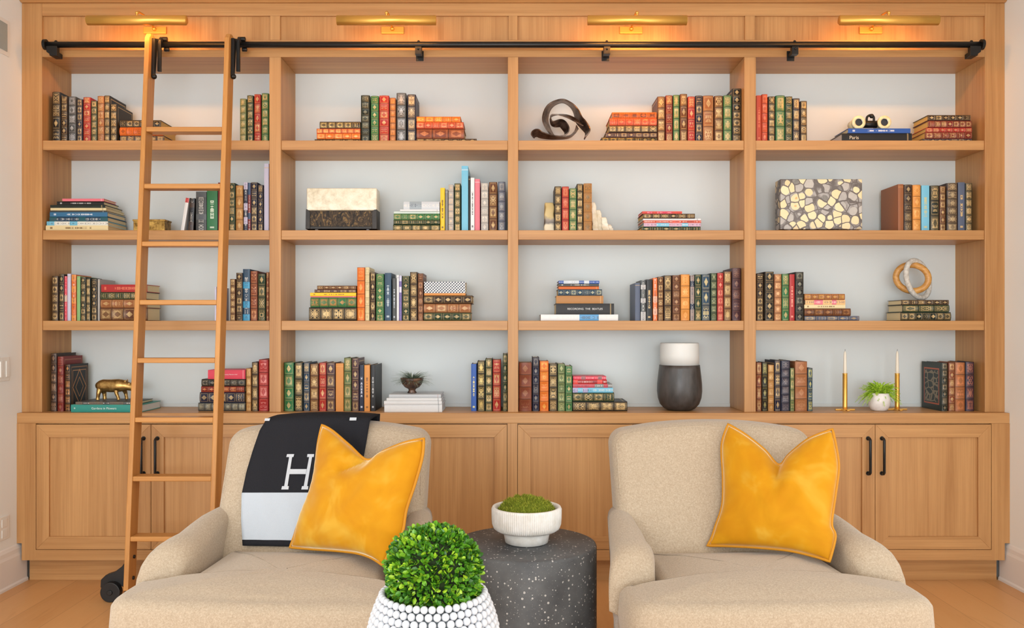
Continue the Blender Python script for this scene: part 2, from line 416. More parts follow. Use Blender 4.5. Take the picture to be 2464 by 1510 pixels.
# ---------------------------------------------------------------- plates on the left wall
def wallplate(name, label, cat, y0, y1, z0, z1, inner_):
    p = thing(name, label, cat, (XL, (y0+y1)/2, (z0+z1)/2))
    obj('cover_plate', MB().box(XL, XL+.006, y0, y1, z0, z1), WHITE, p, bevel=.002)
    for nm, a, b, c, d, e, mt in inner_: obj(nm, MB().box(XL+.006, XL+.006+e, a, b, c, d), mt, p, bevel=.001)
GREYP = plain('grey_screen', (160, 170, 168), .3)
wallplate('light_switch', 'white rocker light switch on the left wall above the counter', 'light switch', -.21, -.118, 1.055, 1.175, [('rocker', -.152, -.128, 1.075, 1.155, .006, WHITE), ('rocker', -.20, -.176, 1.075, 1.155, .006, WHITE)])
wallplate('wall_outlet', 'white power outlet plate low on the left wall', 'outlet', -.21, -.118, .255, .372, [('socket', -.185, -.143, .32, .36, .003, WHITE), ('socket', -.185, -.143, .267, .307, .003, WHITE)])
wallplate('wall_panel', 'small white framed control panel high on the left wall', 'control panel', -.235, -.118, 2.70, 2.88, [('screen', -.215, -.14, 2.72, 2.86, .003, GREYP)])

# ================================================================ books
PAL = {  # key: (sRGB, colour words)
 'blk': ((26, 24, 24), 'black'), 'blg': ((24, 36, 30), 'blackish green'), 'dgr': ((22, 54, 36), 'dark green'), 'grn': ((44, 112, 66), 'green'),
 'olv': ((92, 110, 66), 'olive green'), 'red': ((172, 40, 38), 'red'), 'drd': ((122, 34, 30), 'dark red'), 'ror': ((196, 74, 46), 'orange red'),
 'brn': ((98, 56, 32), 'brown'), 'dbr': ((50, 33, 27), 'dark brown'), 'rbr': ((128, 62, 38), 'reddish brown'), 'tan': ((178, 124, 66), 'tan'), 'lbr': ((156, 96, 56), 'light brown'),
 'nav': ((24, 29, 54), 'navy'), 'blu': ((44, 86, 164), 'blue'), 'lbl': ((120, 190, 218), 'light blue'), 'sbl': ((52, 108, 148), 'steel blue'), 'tel': ((48, 146, 134), 'teal'), 'dtl': ((34, 64, 88), 'dark teal'),
 'org': ((220, 108, 36), 'orange'), 'oga': ((214, 140, 62), 'amber'), 'crm': ((226, 208, 160), 'cream'), 'wht': ((226, 226, 226), 'white'), 'gry': ((132, 130, 128), 'grey'), 'dgy': ((66, 68, 68), 'dark grey'),
 'lgy': ((176, 172, 166), 'light grey'), 'pnk': ((228, 118, 132), 'pink'), 'hpk': ((222, 62, 84), 'crimson pink'), 'yel': ((240, 192, 24), 'yellow'), 'lil': ((208, 204, 226), 'pale lilac'), 'pur': ((74, 48, 56), 'purplish brown'),
 'bgy': ((88, 98, 120), 'blue grey'), 'mnt': ((206, 218, 208), 'pale mint'), 'lgn': ((140, 186, 120), 'light green'), 'gwt': ((196, 200, 204), 'greyish white'),
}
GOLD = (218, 186, 130)

def uvbase(t):
    uv = t.n('ShaderNodeUVMap', uv_map='UVMap').outputs[0]
    sp = t.n('ShaderNodeSeparateXYZ'); t.put(sp.inputs[0], uv)
    u = t.ma('ABSOLUTE', t.ma('SUBTRACT', t.ma('MULTIPLY', sp.outputs[0], 2), 1))
    return uv, u, sp.outputs[1]
def oattr(t, name, out='Color'):
    return t.n('ShaderNodeAttribute', attribute_type='OBJECT', attribute_name=name).outputs[out]
def obcol(t): return t.n('ShaderNodeObjectInfo').outputs['Color']
def band(t, x, a, b): return t.ma('MULTIPLY', t.ma('GREATER_THAN', x, a), t.ma('LESS_THAN', x, b))

def spine_material(style):
    t = NT('book_spine_'+style); uv, u, v = uvbase(t)
    base, acc = obcol(t), oattr(t, 'accent'); seed = oattr(t, 'seed', 'Fac'); np_ = oattr(t, 'panels', 'Fac')
    cmb = t.n('ShaderNodeCombineXYZ'); t.put(cmb.inputs[0], u); t.put(cmb.inputs[1], t.ma('MULTIPLY', v, 9)); t.put(cmb.inputs[2], t.ma('MULTIPLY', seed, 37))
    wear = t.noise(cmb.outputs[0], 2.2, 3, .7)
    if style in ('gilt', 'ornate'):
        pvn = t.ma('MULTIPLY', v, np_); pid = t.ma('FLOOR', pvn); q = t.ma('SUBTRACT', t.ma('MULTIPLY', t.ma('FRACT', pvn), 2), 1); aq = t.ma('ABSOLUTE', q)
        wn = t.n('ShaderNodeTexWhiteNoise', noise_dimensions='1D'); t.put(wn.inputs['W'], t.ma('ADD', pid, t.ma('MULTIPLY', seed, 91.7)))
        r1 = wn.outputs[0]
        mx = t.ma('MAXIMUM', u, aq)
        frame = t.ma('MULTIPLY', band(t, mx, .71, .79), .6)
        dia = t.ma('LESS_THAN', t.ma('ADD', t.ma('MULTIPLY', u, 1.25), aq), .58)
        cv = t.n('ShaderNodeCombineXYZ'); t.put(cv.inputs[0], t.ma('MULTIPLY', u, 3.2)); t.put(cv.inputs[1], t.ma('MULTIPLY', aq, 3.4)); t.put(cv.inputs[2], t.ma('ADD', pid, t.ma('MULTIPLY', seed, 13)))
        vo = t.n('ShaderNodeTexVoronoi', feature='DISTANCE_TO_EDGE'); t.put(vo.inputs['Vector'], cv.outputs[0]); vo.inputs['Scale'].default_value = 1.0
        fil = t.ma('MULTIPLY', t.ma('LESS_THAN', vo.outputs['Distance'], .16), t.ma('LESS_THAN', mx, .66))
        cn = t.n('ShaderNodeCombineXYZ'); t.put(cn.inputs[0], t.ma('MULTIPLY', u, 6)); t.put(cn.inputs[1], t.ma('MULTIPLY', q, 3)); t.put(cn.inputs[2], t.ma('MULTIPLY', seed, 53))
        txt = t.ma('MULTIPLY', t.ma('MULTIPLY', t.ma('GREATER_THAN', t.noise(cn.outputs[0], 1.6, 1), .5), band(t, aq, .08, .45)), t.ma('LESS_THAN', u, .62))
        blk = t.ma('LESS_THAN', mx, .64)
        a = t.ma('LESS_THAN', r1, .38); b = band(t, r1, .38, .58); c = band(t, r1, .58, .72); d = t.ma('GREATER_THAN', r1, .72)
        orn = t.ma('ADD', t.ma('ADD', t.ma('MULTIPLY', a, dia), t.ma('MULTIPLY', b, fil)), t.ma('ADD', t.ma('MULTIPLY', c, txt), t.ma('MULTIPLY', d, t.ma('MULTIPLY', blk, t.ma('ADD', .95, t.ma('MULTIPLY', dia, -.75))))))
        if style == 'ornate': orn = t.ma('MAXIMUM', orn, t.ma('MULTIPLY', fil, .8))
        lines = t.ma('MULTIPLY', band(t, aq, .86, .91), .6)
        g = t.ma('MAXIMUM', t.ma('MAXIMUM', frame, orn), lines)
        g = t.ma('MULTIPLY', g, t.ma('ADD', -.25 if style == 'gilt' else -.1, t.ma('MULTIPLY', wear, 1.7))); g = t.ma('MAXIMUM', t.ma('MINIMUM', t.ma('MULTIPLY', g, t.ma('LESS_THAN', u, .84)), .92 if style == 'ornate' else .85), 0)
        col = t.mix(g, base, acc)
        col = t.mix(t.ma('MULTIPLY', t.ma('GREATER_THAN', aq, .94), .55), col, (.02, .015, .012))
        met, ro = t.ma('MULTIPLY', g, .25), .42
    elif style == 'titled':
        cn = t.n('ShaderNodeCombineXYZ'); t.put(cn.inputs[0], t.ma('MULTIPLY', u, 2)); t.put(cn.inputs[1], t.ma('MULTIPLY', v, 34)); t.put(cn.inputs[2], t.ma('MULTIPLY', seed, 53))
        g = t.ma('MULTIPLY', t.ma('GREATER_THAN', t.noise(cn.outputs[0], 1, 1), .47), t.ma('MULTIPLY', t.ma('LESS_THAN', u, .34), band(t, v, .30, .74)))
        g2 = t.ma('MULTIPLY', t.ma('LESS_THAN', u, .4), band(t, v, .07, .11))
        g = t.ma('MAXIMUM', g, g2); col = t.mix(t.ma('MULTIPLY', g, .8), base, acc); met, ro = 0, .4
    elif style == 'jacket':
        pv = t.ma('MULTIPLY', v, t.ma('ADD', np_, 2)); wn = t.n('ShaderNodeTexWhiteNoise', noise_dimensions='1D'); t.put(wn.inputs['W'], t.ma('ADD', t.ma('FLOOR', pv), t.ma('MULTIPLY', seed, 71.3)))
        col = t.mix(t.ma('GREATER_THAN', wn.outputs[0], .55), base, acc)
        cn = t.n('ShaderNodeCombineXYZ'); t.put(cn.inputs[0], t.ma('MULTIPLY', u, 3)); t.put(cn.inputs[1], t.ma('MULTIPLY', v, 40)); t.put(cn.inputs[2], t.ma('MULTIPLY', seed, 53))
        tx = t.ma('MULTIPLY', t.ma('GREATER_THAN', t.noise(cn.outputs[0], 1, 1), .52), t.ma('LESS_THAN', u, .45))
        col = t.mix(t.ma('MULTIPLY', tx, .55), col, t.mix(t.ma('GREATER_THAN', wn.outputs[0], .5), (.75, .72, .66), (.06, .07, .1))); met, ro = 0, .35
    elif style == 'woven':
        ck = t.n('ShaderNodeTexChecker'); vm = t.mapping(uv, (5, 26, 1), (0, 0, R(0))); 
        sp = t.n('ShaderNodeSeparateXYZ'); t.put(sp.inputs[0], uv)
        a = t.ma('FRACT', t.ma('ADD', t.ma('MULTIPLY', sp.outputs[0], 4), t.ma('MULTIPLY', v, 14)))
        b = t.ma('FRACT', t.ma('SUBTRACT', t.ma('MULTIPLY', sp.outputs[0], 4), t.ma('MULTIPLY', v, 14)))
        g = t.ma('MULTIPLY', t.ma('GREATER_THAN', a, .42), t.ma('GREATER_THAN', b, .30)); col = t.mix(g, base, acc); met, ro = 0, .6
    else:  # plain
        g = t.ma('MULTIPLY', band(t, v, .93, .95), .4); col = t.mix(g, base, acc); met, ro = 0, .45
        col = t.mix(t.ma('MULTIPLY', wear, .25), col, t.mix(.5, col, (.03, .03, .03)))
    return t.fin(col, ro, met, .4)
STY = {k: spine_material(k) for k in ('gilt', 'ornate', 'titled', 'jacket', 'woven', 'plain')}
def board_material(kind):
    t = NT('book_board_'+kind); uv, u, v0 = uvbase(t); v = t.ma('ABSOLUTE', t.ma('SUBTRACT', t.ma('MULTIPLY', v0, 2), 1))
    base, acc = obcol(t), oattr(t, 'accent'); mx = t.ma('MAXIMUM', u, v)
    if kind == 'bare': return t.fin(base, .45, 0, .35)
    g = t.ma('MULTIPLY', band(t, mx, .86, .90), .55)
    if kind == 'diamond':
        s = t.ma('ADD', u, v); g = t.ma('MAXIMUM', g, t.ma('MAXIMUM', band(t, s, .72, .79), t.ma('MAXIMUM', band(t, s, .40, .45), band(t, mx, .72, .75)))); g = t.ma('MULTIPLY', g, .75)
    if kind == 'inset':
        cv = t.n('ShaderNodeTexVoronoi', feature='DISTANCE_TO_EDGE'); t.put(cv.inputs['Vector'], t.mapping(uv, (5, 9, 1)))
        cv.inputs['Scale'].default_value = 1
        g = t.ma('MULTIPLY', t.ma('LESS_THAN', cv.outputs['Distance'], .09), t.ma('LESS_THAN', mx, .66)); g = t.ma('MULTIPLY', g, .5)
        col = t.mix(g, base, acc); col = t.mix(band(t, mx, .70, .76), col, rgba((176, 84, 50)))
        return t.fin(col, .45)
    return t.fin(t.mix(g, base, acc), .45, 0, .35)
BRD = {k: board_material(k) for k in ('bare', 'framed', 'diamond', 'inset')}
def paper(name, c):
    t = NT(name); v = t.co(); a = t.noise(t.mapping(v, (900, 3, 900)), 1, 2, .5)
    return t.fin(t.mix(t.ma('MULTIPLY', a, .5), lin(c), tuple(x*.62 for x in lin(c))), .7)
PAGES = {'cream': paper('page_edges_cream', (232, 212, 166)), 'gilt': paper('page_edges_gilt', (216, 176, 96)), 'white': paper('page_edges_white', (228, 226, 220))}

def book_meshes(H, T, D, style, panels, board):
    b = min(.0028, T*.2); bulge = {'gilt': min(.007, T*.16), 'ornate': min(.007, T*.16)}.get(style, min(.002, T*.08))
    m = MB(); nu = 8
    zs = [0]
    if style in ('gilt', 'ornate'):
        for k in range(1, panels):
            z = H*k/panels; zs += [z-.0032, z-.0016, z+.0016, z+.0032]
    zs.append(H)
    rows = []
    for i, z in enumerate(zs):
        rib = .0014 if (0 < i < len(zs)-1 and (i-1) % 4 in (1, 2)) else 0
        row = []
        for k in range(nu+1):
            u = -1+2*k/nu; row.append((T*(k/nu), -(bulge+rib)*(1-u*u)**.8 + bulge*.3, z))
        rows.append(row)
    f0 = len(m.f); m.grid(rows, 1)
    fi = f0
    for i in range(len(zs)-1):
        for k in range(nu):
            m.uv[fi] = [(k/nu, zs[i]/H), ((k+1)/nu, zs[i]/H), ((k+1)/nu, zs[i+1]/H), (k/nu, zs[i+1]/H)]; fi += 1
    yb = bulge*.3+.003
    for z, flip in ((0, True), (H, False)):
        pts = [(p[0], p[1], z) for p in rows[0]] + [(T, yb, z), (0, yb, z)]
        m.add(pts, [tuple(range(len(pts)))[::(-1 if flip else 1)]], 1)
    m.add([(0, yb, 0), (T, yb, 0), (T, yb, H), (0, yb, H)], [(3, 2, 1, 0)], 0)
    for x0, x1 in ((0, b), (T-b, T)):
        n0 = len(m.f); m.box(x0, x1, bulge*.3, D, 0, H, 0)
        m.uv[n0+3] = [(0, 0), (1, 0), (1, 1), (0, 1)]; m.uv[n0+5] = [(1, 0), (0, 0), (0, 1), (1, 1)]
    p = MB(); e = min(.0035, H*.03); p.box(b, T-b, yb+.0002, D-e, e, H-e)
    return m, p
NB = [0]
ORD = ['first', 'second', 'third', 'fourth', 'fifth', 'sixth', 'seventh', 'eighth', 'ninth', 'tenth', 'eleventh', 'twelfth', 'thirteenth', 'fourteenth', 'fifteenth']
def make_book(H, T, D, key, style, acc, label, group, opts):
    rnd = random.random(); NB[0] += 1
    if style is None: style = 'gilt'
    panels = opts.get('n', random.choice([5, 6, 6, 7]) if H > .15 else 5)
    root = thing('book', label, 'book', group=group)
    board = opts.get('board', 'framed' if style in ('gilt', 'ornate') else 'bare')
    m, p = book_meshes(H, T, D, style, panels, board)
    c = obj('cover', m, [BRD[board], STY[style]], root, local=True)
    c.color = rgba(PAL[key][0] if isinstance(key, str) else key); c['accent'] = list(lin(acc)); c['panels'] = float(panels); c['seed'] = rnd
    for f in c.data.polygons:
        if f.material_index == 1 and len(f.vertices) == 4: f.use_smooth = True
    obj('pages', p, PAGES[opts.get('pages', 'gilt' if style in ('gilt', 'ornate') and rnd < .55 else 'cream')], root, local=True)
    if 'text' in opts:
        for (s_, size, fx, colr) in opts['text']:
            cu = bpy.data.curves.new('title', 'FONT'); cu.body = s_; cu.size = size; cu.align_x = 'CENTER'; cu.align_y = 'CENTER'; cu.extrude = .0002
            tmp = bpy.data.objects.new('t', cu); COL.objects.link(tmp)
            me = bpy.data.meshes.new_from_object(tmp.evaluated_get(bpy.context.evaluated_depsgraph_get())); COL.objects.unlink(tmp); bpy.data.objects.remove(tmp)
            me.materials.clear(); me.materials.append(plain('title_ink', colr, .5))
            # spine lies in the local x-z plane facing -y; the letters read along z (x after the book is laid flat)
            rows = Matrix(((0, -1, 0, T/2), (0, 0, -1, -.0036), (1, 0, 0, H*fx), (0, 0, 0, 1)))
            me.transform(rows)
            o = link(bpy.data.objects.new('title_lettering', me)); o.parent = root
    return root
def style_words(st): return {'gilt': 'gilt-panelled', 'ornate': 'richly gilt', 'titled': 'plain-titled', 'jacket': 'patterned-jacket', 'woven': 'woven-patterned', 'plain': 'plain-backed'}[st or 'gilt']
SHELF_Z = {1: 2.304, 2: 1.834, 3: 1.360, 4: .882}
SHN = {1: 'top shelf', 2: 'second shelf', 3: 'third shelf', 4: 'countertop'}
BAYN = {1: 'leftmost bay', 2: 'second bay', 3: 'third bay', 4: 'rightmost bay'}
ACC = {'crm': (120, 84, 40), 'wht': (90, 96, 110), 'yel': (60, 50, 30), 'lbl': (230, 236, 240), 'pnk': (250, 220, 222), 'hpk': (250, 214, 210), 'blu': (214, 220, 232), 'tel': (220, 240, 236), 'dgy': (190, 190, 190), 'gry': (210, 208, 204)}
def uprights(row, bay, where, cell, L, off=.05):
    ox, oy, sc = cell; d0 = 4.457+off; zb = SHELF_Z[row]
    wh = (where+' ') if where else ''
    grp = 'books standing %son the %s, %s' % ((where+' ') if where else '', SHN[row], BAYN[bay])
    for i, e in enumerate(L):
        x0, x1, yt, key, st = e[:5]; op = e[5] if len(e) > 5 else {}
        d = d0 + op.get('dy', random.uniform(-.004, .006))
        X0 = (ox+x0/sc-CXP)*d/F; X1 = (ox+x1/sc-CXP)*d/F
        H = CAMZ-(oy+yt/sc-HYP)*d/F - zb; T = X1-X0-.0008
        D = min(op.get('D', random.uniform(.165, .185)), .284-(d-4.457))
        k = len(L)-1-i
        pos = ('first from left' if i == 0 else ORD[i]+' from left') if i <= k or len(L) < 4 else ('last at right' if k == 0 else ORD[k]+' from right')
        label = '%s %s book, %s in %srow, %s, %s' % (PAL[key][1], style_words(st), pos, wh, SHN[row], BAYN[bay])
        b = make_book(H, T, D, key, st, op.get('acc', ACC.get(key, GOLD)), op.get('label', label), grp, op)
        b.location = (X0+.0004, CAMY+d, zb+.0002)
        if 'lean' in op:
            b.rotation_euler = (0, R(op['lean']), 0); b.location.z += T*abs(math.sin(R(op['lean'])))
def stack(row, bay, where, cell, L, off=.05, flip=1):
    ox, oy, sc = cell; d0 = 4.457+off; z = SHELF_Z[row]+.0002
    wh = (where+' ') if where else ''
    grp = 'books lying in the %sstack on the %s, %s' % (wh, SHN[row], BAYN[bay])
    n = len(L)
    for j, e in enumerate(reversed(L)):
        x0, x1, y0, y1, key, st = e[:6]; op = e[6] if len(e) > 6 else {}
        i = n-1-j
        d = d0 + op.get('dy', random.uniform(-.005, .008))
        X0 = (ox+x0/sc-CXP)*d/F; X1 = (ox+x1/sc-CXP)*d/F
        T = (y1-y0)/sc*d/F
        if j == 0 and row < 4: T += .004
        D = min(op.get('D', random.uniform(.165, .18)), .284-(d-4.457))
        pos = 'topmost' if i == 0 else ('bottom one' if i == n-1 else ORD[i]+' from top')
        label = '%s %s book, %s in %sstack, %s, %s' % (PAL[key][1], style_words(st), pos, wh, SHN[row], BAYN[bay])
        b = make_book(X1-X0, T-.0004, D, key, st, op.get('acc', ACC.get(key, GOLD)), op.get('label', label), grp, op)
        b.rotation_euler = (0, R(90), 0); b.location = (X0, CAMY+d, z+T)   # local z -> +x, local x -> -z
        z += T
    return z

A1, A2, A3, A4 = (100, 200, 4.4), (740, 200, 4.928), (1260, 200, 4.563), (1810, 200, 4.4)
B1, B2, B3, B4 = (100, 380, 4.4), (720, 380, 4.738), (1270, 410, 4.649), (1810, 410, 4.4)
C1, C2, C3, C4 = (100, 630, 4.4), (720, 630, 4.738), (1270, 630, 4.649), (1810, 600, 4.4)
D1, D2, D3, D4 = (100, 830, 4.4), (670, 830, 4.323), (1240, 810, 4.4), (1810, 810, 4.4)
g, o_, ti, ja, pl_ = 'gilt', 'ornate', 'titled', 'jacket', 'plain'
# --- top shelf
uprights(1, 1, 'left', A1, [(112,200,95,'blk',g,{'n':4,'D':.19}),(205,275,140,'dbr',g),(283,365,143,'dgy',g),(373,433,170,'nav',g),(441,520,150,'red',g),(524,588,188,'dgr',o_),(592,662,137,'lbr',g),(664,724,132,'blk',o_,{'D':.19}),(727,800,222,'blk',o_,{'D':.185})])
stack(1, 1, '', A1, [(830,1262,362,440,'blk',g,{'pages':'gilt'}),(828,1285,442,530,'org',g,{'acc':(120,60,30),'pages':'gilt'}),(832,1298,530,592,'nav',o_,{'pages':'gilt'})])
uprights(1, 1, 'right', A1, [(2100,2166,165,'olv',o_),(2176,2242,130,'dgr',g),(2252,2320,118,'red',g),(2330,2404,108,'grn',o_)])
stack(1, 2, 'left', A2, [(145,626,422,505,'dbr',g,{'acc':(240,205,130),'n':5}),(108,626,508,566,'ror',o_,{'acc':(240,190,110)}),(110,626,566,632,'org',g,{'acc':(246,206,130)}),(85,626,632,658,'dbr',g)])
uprights(1, 2, '', A2, [(632,738,145,'blg',g,{'acc':(150,145,120)}),(750,842,152,'grn',g,{'n':6}),(850,966,148,'red',g,{'n':6}),(975,1045,175,'lbr',o_,{'acc':(226,150,84)}),(1055,1168,118,'dgy',o_,{'n':4}),(1182,1284,135,'nav',o_,{'n':4,'acc':(214,190,150)})])
stack(1, 2, 'right', A2, [(1292,1815,355,422,'org',g,{'acc':(250,200,90)}),(1292,1850,426,502,'ror',g,{'acc':(240,180,130)}),(1292,1860,505,628,'rbr',g,{'acc':(220,140,90),'n':3}),(1290,2005,628,658,'dbr',g)])
stack(1, 3, '', A3, [(970,1460,278,347,'org',o_,{'acc':(40,36,40)}),(942,1462,350,430,'ror',g,{'acc':(250,150,100)}),(935,1463,432,508,'dbr',o_),(900,1463,510,562,'pur',g),(855,1463,562,606,'blk',g,{'acc':(216,180,96)})])
uprights(1, 3, '', A3, [(1468,1552,148,'brn',o_,{'n':4}),(1560,1636,135,'drd',g),(1643,1710,130,'grn',o_,{'n':4}),(1718,1796,120,'brn',g,{'n':4}),(1803,1880,148,'red',g,{'n':4}),(1886,1964,138,'nav',g),(1970,2084,138,'lbr',g,{'n':3}),(2095,2188,140,'brn',o_,{'n':4}),(2195,2284,135,'grn',o_,{'n':4}),(2290,2390,60,'blk',g,{'D':.2,'n':7})])
uprights(1, 4, '', A4, [(45,100,130,'ror',ti,{'acc':(226,130,90)}),(103,162,118,'ror',g,{'acc':(236,150,110)}),(170,242,142,'blk',o_),(249,346,132,'grn',o_,{'n':3}),(350,426,142,'dgr',g),(430,503,162,'nav',o_,{'n':4}),(510,580,190,'dbr',o_)])
zt = stack(1, 4, 'left', A4, [(1015,1675,438,488,'blu',ti,{'D':.19,'label':'blue titled book under the opera glasses, lying on the Paris book'}),(950,1690,490,578,'blk',pl_,{'D':.27,'pages':'white','text':[('Paris',.026,.17,(226,214,190))],'label':'thick black photo book titled Paris at the bottom of the opera glasses stack'})])
Z_BINO = zt
stack(1, 4, 'right', A4, [(1860,2310,288,347,'dbr',g,{'pages':'gilt'}),(1862,2320,350,424,'drd',g,{'pages':'gilt'}),(1838,2325,425,474,'red',g,{'pages':'gilt'}),(1830,2325,475,548,'drd',g,{'pages':'gilt'}),(1800,2325,550,576,'nav',g,{'pages':'gilt'})])
# --- second shelf
stack(2, 1, '', B1, [(220,660,422,450,'pnk',pl_,{'D':.14}),(162,660,452,490,'blk',ti,{'acc':(190,190,190),'D':.17}),(92,672,490,520,'blg',pl_,{'D':.2}),(95,684,520,548,'crm',pl_,{'D':.21}),(90,688,549,567,'dgy',pl_,{'D':.21}),(88,698,568,617,'sbl',ti,{'acc':(210,220,230),'D':.21}),(85,700,619,668,'dtl',ja,{'acc':(38,92,100),'D':.22}),(55,704,669,713,'lbl',ja,{'acc':(226,226,216),'D':.22}),(45,706,714,760,'crm',ti,{'D':.24})], off=.03)
uprights(2, 1, 'middle', B1, [(1472,1508,420,'wht',ja,{'acc':(214,70,62),'lean':9,'label':'thin white and red book leaning right, second shelf, leftmost bay'}),(1552,1606,425,'blk',ja,{'acc':(70,52,40),'lean':3}),(1634,1746,355,'dgy',ja,{'acc':(84,88,90)}),(1750,1862,335,'grn',ti,{'acc':(214,226,206),'D':.2}),(1868,1900,260,'drd',pl_)], off=.05)
uprights(2, 1, 'right', B1, [(1985,2048,265,'dgr',g),(2056,2134,290,'tan',g,{'n':4}),(2140,2182,258,'nav',ja,{'acc':(190,180,200)}),(2184,2214,262,'drd',ja,{'acc':(60,80,110)}),(2217,2286,258,'nav',g,{'acc':(226,196,140)}),(2290,2346,285,'nav',g),(2356,2406,60,'lil',pl_,{'D':.24})])
uprights(2, 2, '', B2, [(1608,1660,340,'yel',ti,{'lean':0}),(1665,1696,360,'gry',pl_),(1700,1760,305,'lgy',g,{'acc':(224,190,150)}),(1768,1840,290,'dgr',o_),(1850,1926,90,'lbl',pl_,{'D':.24}),(1930,1950,205,'blk',pl_),(1953,1998,225,'wht',ti,{'acc':(40,40,40)}),(2001,2060,240,'pnk',pl_),(2072,2156,285,'lgy',g,{'acc':(226,214,198)}),(2164,2257,275,'brn',g,{'n':4}),(2268,2350,272,'bgy',o_,{'acc':(170,166,160)})])
stack(2, 2, '', B2, [(1190,1600,482,571,'gwt',ja,{'acc':(150,160,166),'pages':'white','n':4}),(1150,1600,572,592,'wht',pl_,{'pages':'white'}),(1080,1602,592,617,'mnt',pl_,{'pages':'white'}),(1078,1603,620,694,'grn',g,{'n':6}),(1075,1603,696,748,'dgr',g,{'n':6}),(1070,1603,750,816,'dgr',o_)])
uprights(2, 3, '', B3, [(300,376,178,'blk',o_),(382,460,180,'red',o_,{'acc':(214,140,104),'n':4}),(465,545,200,'grn',o_,{'n':4}),(549,617,150,'blk',o_),(624,717,145,'tan',o_,{'n':5,'acc':(120,100,70)})])
stack(2, 3, '', B3, [(1280,1725,435,464,'hpk',ja,{'acc':(226,70,50),'D':.15}),(1290,1870,468,521,'dbr',g,{'D':.2}),(1290,1935,521,543,'wht',pl_,{'D':.2}),(1295,1940,543,572,'ror',ja,{'acc':(232,100,80),'D':.2}),(1298,1936,573,613,'lbl',ja,{'acc':(206,170,190),'D':.2}),(1272,1932,614,655,'dgr',g,{'D':.2})])
uprights(2, 4, '', B4, [(1545,1602,145,'lbr',pl_,{'D':.21,'acc':(216,150,80)}),(1606,1694,150,'dbr',g,{'acc':(190,165,120)}),(1700,1784,152,'oga',g,{'n':4,'acc':(240,184,110)}),(1792,1876,158,'lbl',ti,{'acc':(206,196,130)}),(1885,1980,160,'blg',g,{'n':3}),(1985,2047,165,'brn',g),(2060,2176,133,'dbr',o_,{'n':6,'acc':(200,176,136)}),(2180,2252,125,'bgy',ti),(2258,2330,135,'blg',o_)])
# --- third shelf
uprights(3, 1, 'left', C1, [(108,177,150,'dbr',g),(185,240,130,'blk',g),(243,270,150,'hpk',ja,{'acc':(226,190,170)}),(273,309,125,'lil',pl_),(318,364,135,'org',ja,{'acc':(236,150,70)}),(373,409,150,'lgn',pl_),(413,469,160,'blg',g),(472,517,175,'blg',o_),(526,589,178,'blk',g),(594,616,182,'lgy',pl_)])
stack(3, 1, '', C1, [(632,1118,232,312,'red',ti,{'acc':(220,120,90),'pages':'cream'}),(626,1108,315,392,'dgr',g,{'pages':'cream'}),(626,1118,394,484,'lbr',g,{'n':4,'pages':'cream'}),(622,1122,486,614,'brn',g,{'n':4,'pages':'cream'})])
uprights(3, 1, 'right', C1, [(1832,1850,262,'lil',pl_,{'D':.2}),(1996,2052,180,'brn',o_),(2060,2128,115,'dbr',g),(2132,2205,75,'dtl',ja,{'acc':(60,150,190)}),(2212,2285,95,'rbr',g,{'acc':(230,170,120),'n':4}),(2291,2372,125,'dgr',g,{'n':4}),(2379,2408,108,'rbr',g)])
stack(3, 2, 'left', C2, [(205,648,250,294,'brn',g),(175,648,297,333,'pur',g),(125,648,338,378,'yel',ti,{'acc':(150,110,20)}),(130,648,379,393,'pnk',pl_),(128,650,395,508,'grn',g,{'acc':(200,130,70),'n':5}),(112,652,512,656,'blk',o_,{'n':4})])
uprights(3, 2, '', C2, [(660,746,62,'org',g,{'acc':(240,170,90),'n':4}),(752,800,60,'crm',g,{'acc':(170,150,110)}),(808,869,118,'dbr',g),(876,964,135,'grn',g,{'n':7}),(974,1050,125,'dtl',ti,{'acc':(190,200,206)}),(1062,1105,185,'dgy',ti,{'acc':(190,196,206)}),(1110,1138,148,'wht',pl_),(1140,1168,155,'lil',ja,{'acc':(110,90,160)}),(1173,1259,160,'dgr',g),(1263,1346,115,'dbr',o_,{'n':4}),(1352,1414,130,'brn',g,{'acc':(200,150,110)})])
stack(3, 2, 'right', C2, [(1425,1895,215,345,'wht','woven',{'acc':(40,52,76)}),(1425,1895,346,373,'oga',pl_),(1421,1975,375,468,'dbr',g,{'n':5}),(1420,1955,470,572,'lbr',g,{'n':4,'acc':(226,196,150)}),(1420,1955,573,656,'dgr',g,{'n':5})])
stack(3, 3, '', C3, [(345,800,185,217,'blu',ja,{'acc':(214,222,230)}),(345,796,219,249,'dgy',ti,{'acc':(210,200,180)}),(345,796,250,282,'org',pl_),(336,830,284,357,'dtl',g,{'acc':(200,196,160)}),(320,845,360,447,'tan',pl_,{'acc':(230,190,140)}),(315,965,450,573,'blk',pl_,{'D':.25,'text':[('RECORDING  THE  BEATLES',.0150,.5,(214,214,212))],'label':'thick black boxed book titled Recording the Beatles, third shelf, third bay'}),(145,1010,575,636,'wht',ja,{'acc':(96,158,206),'D':.27,'pages':'white','n':2})])
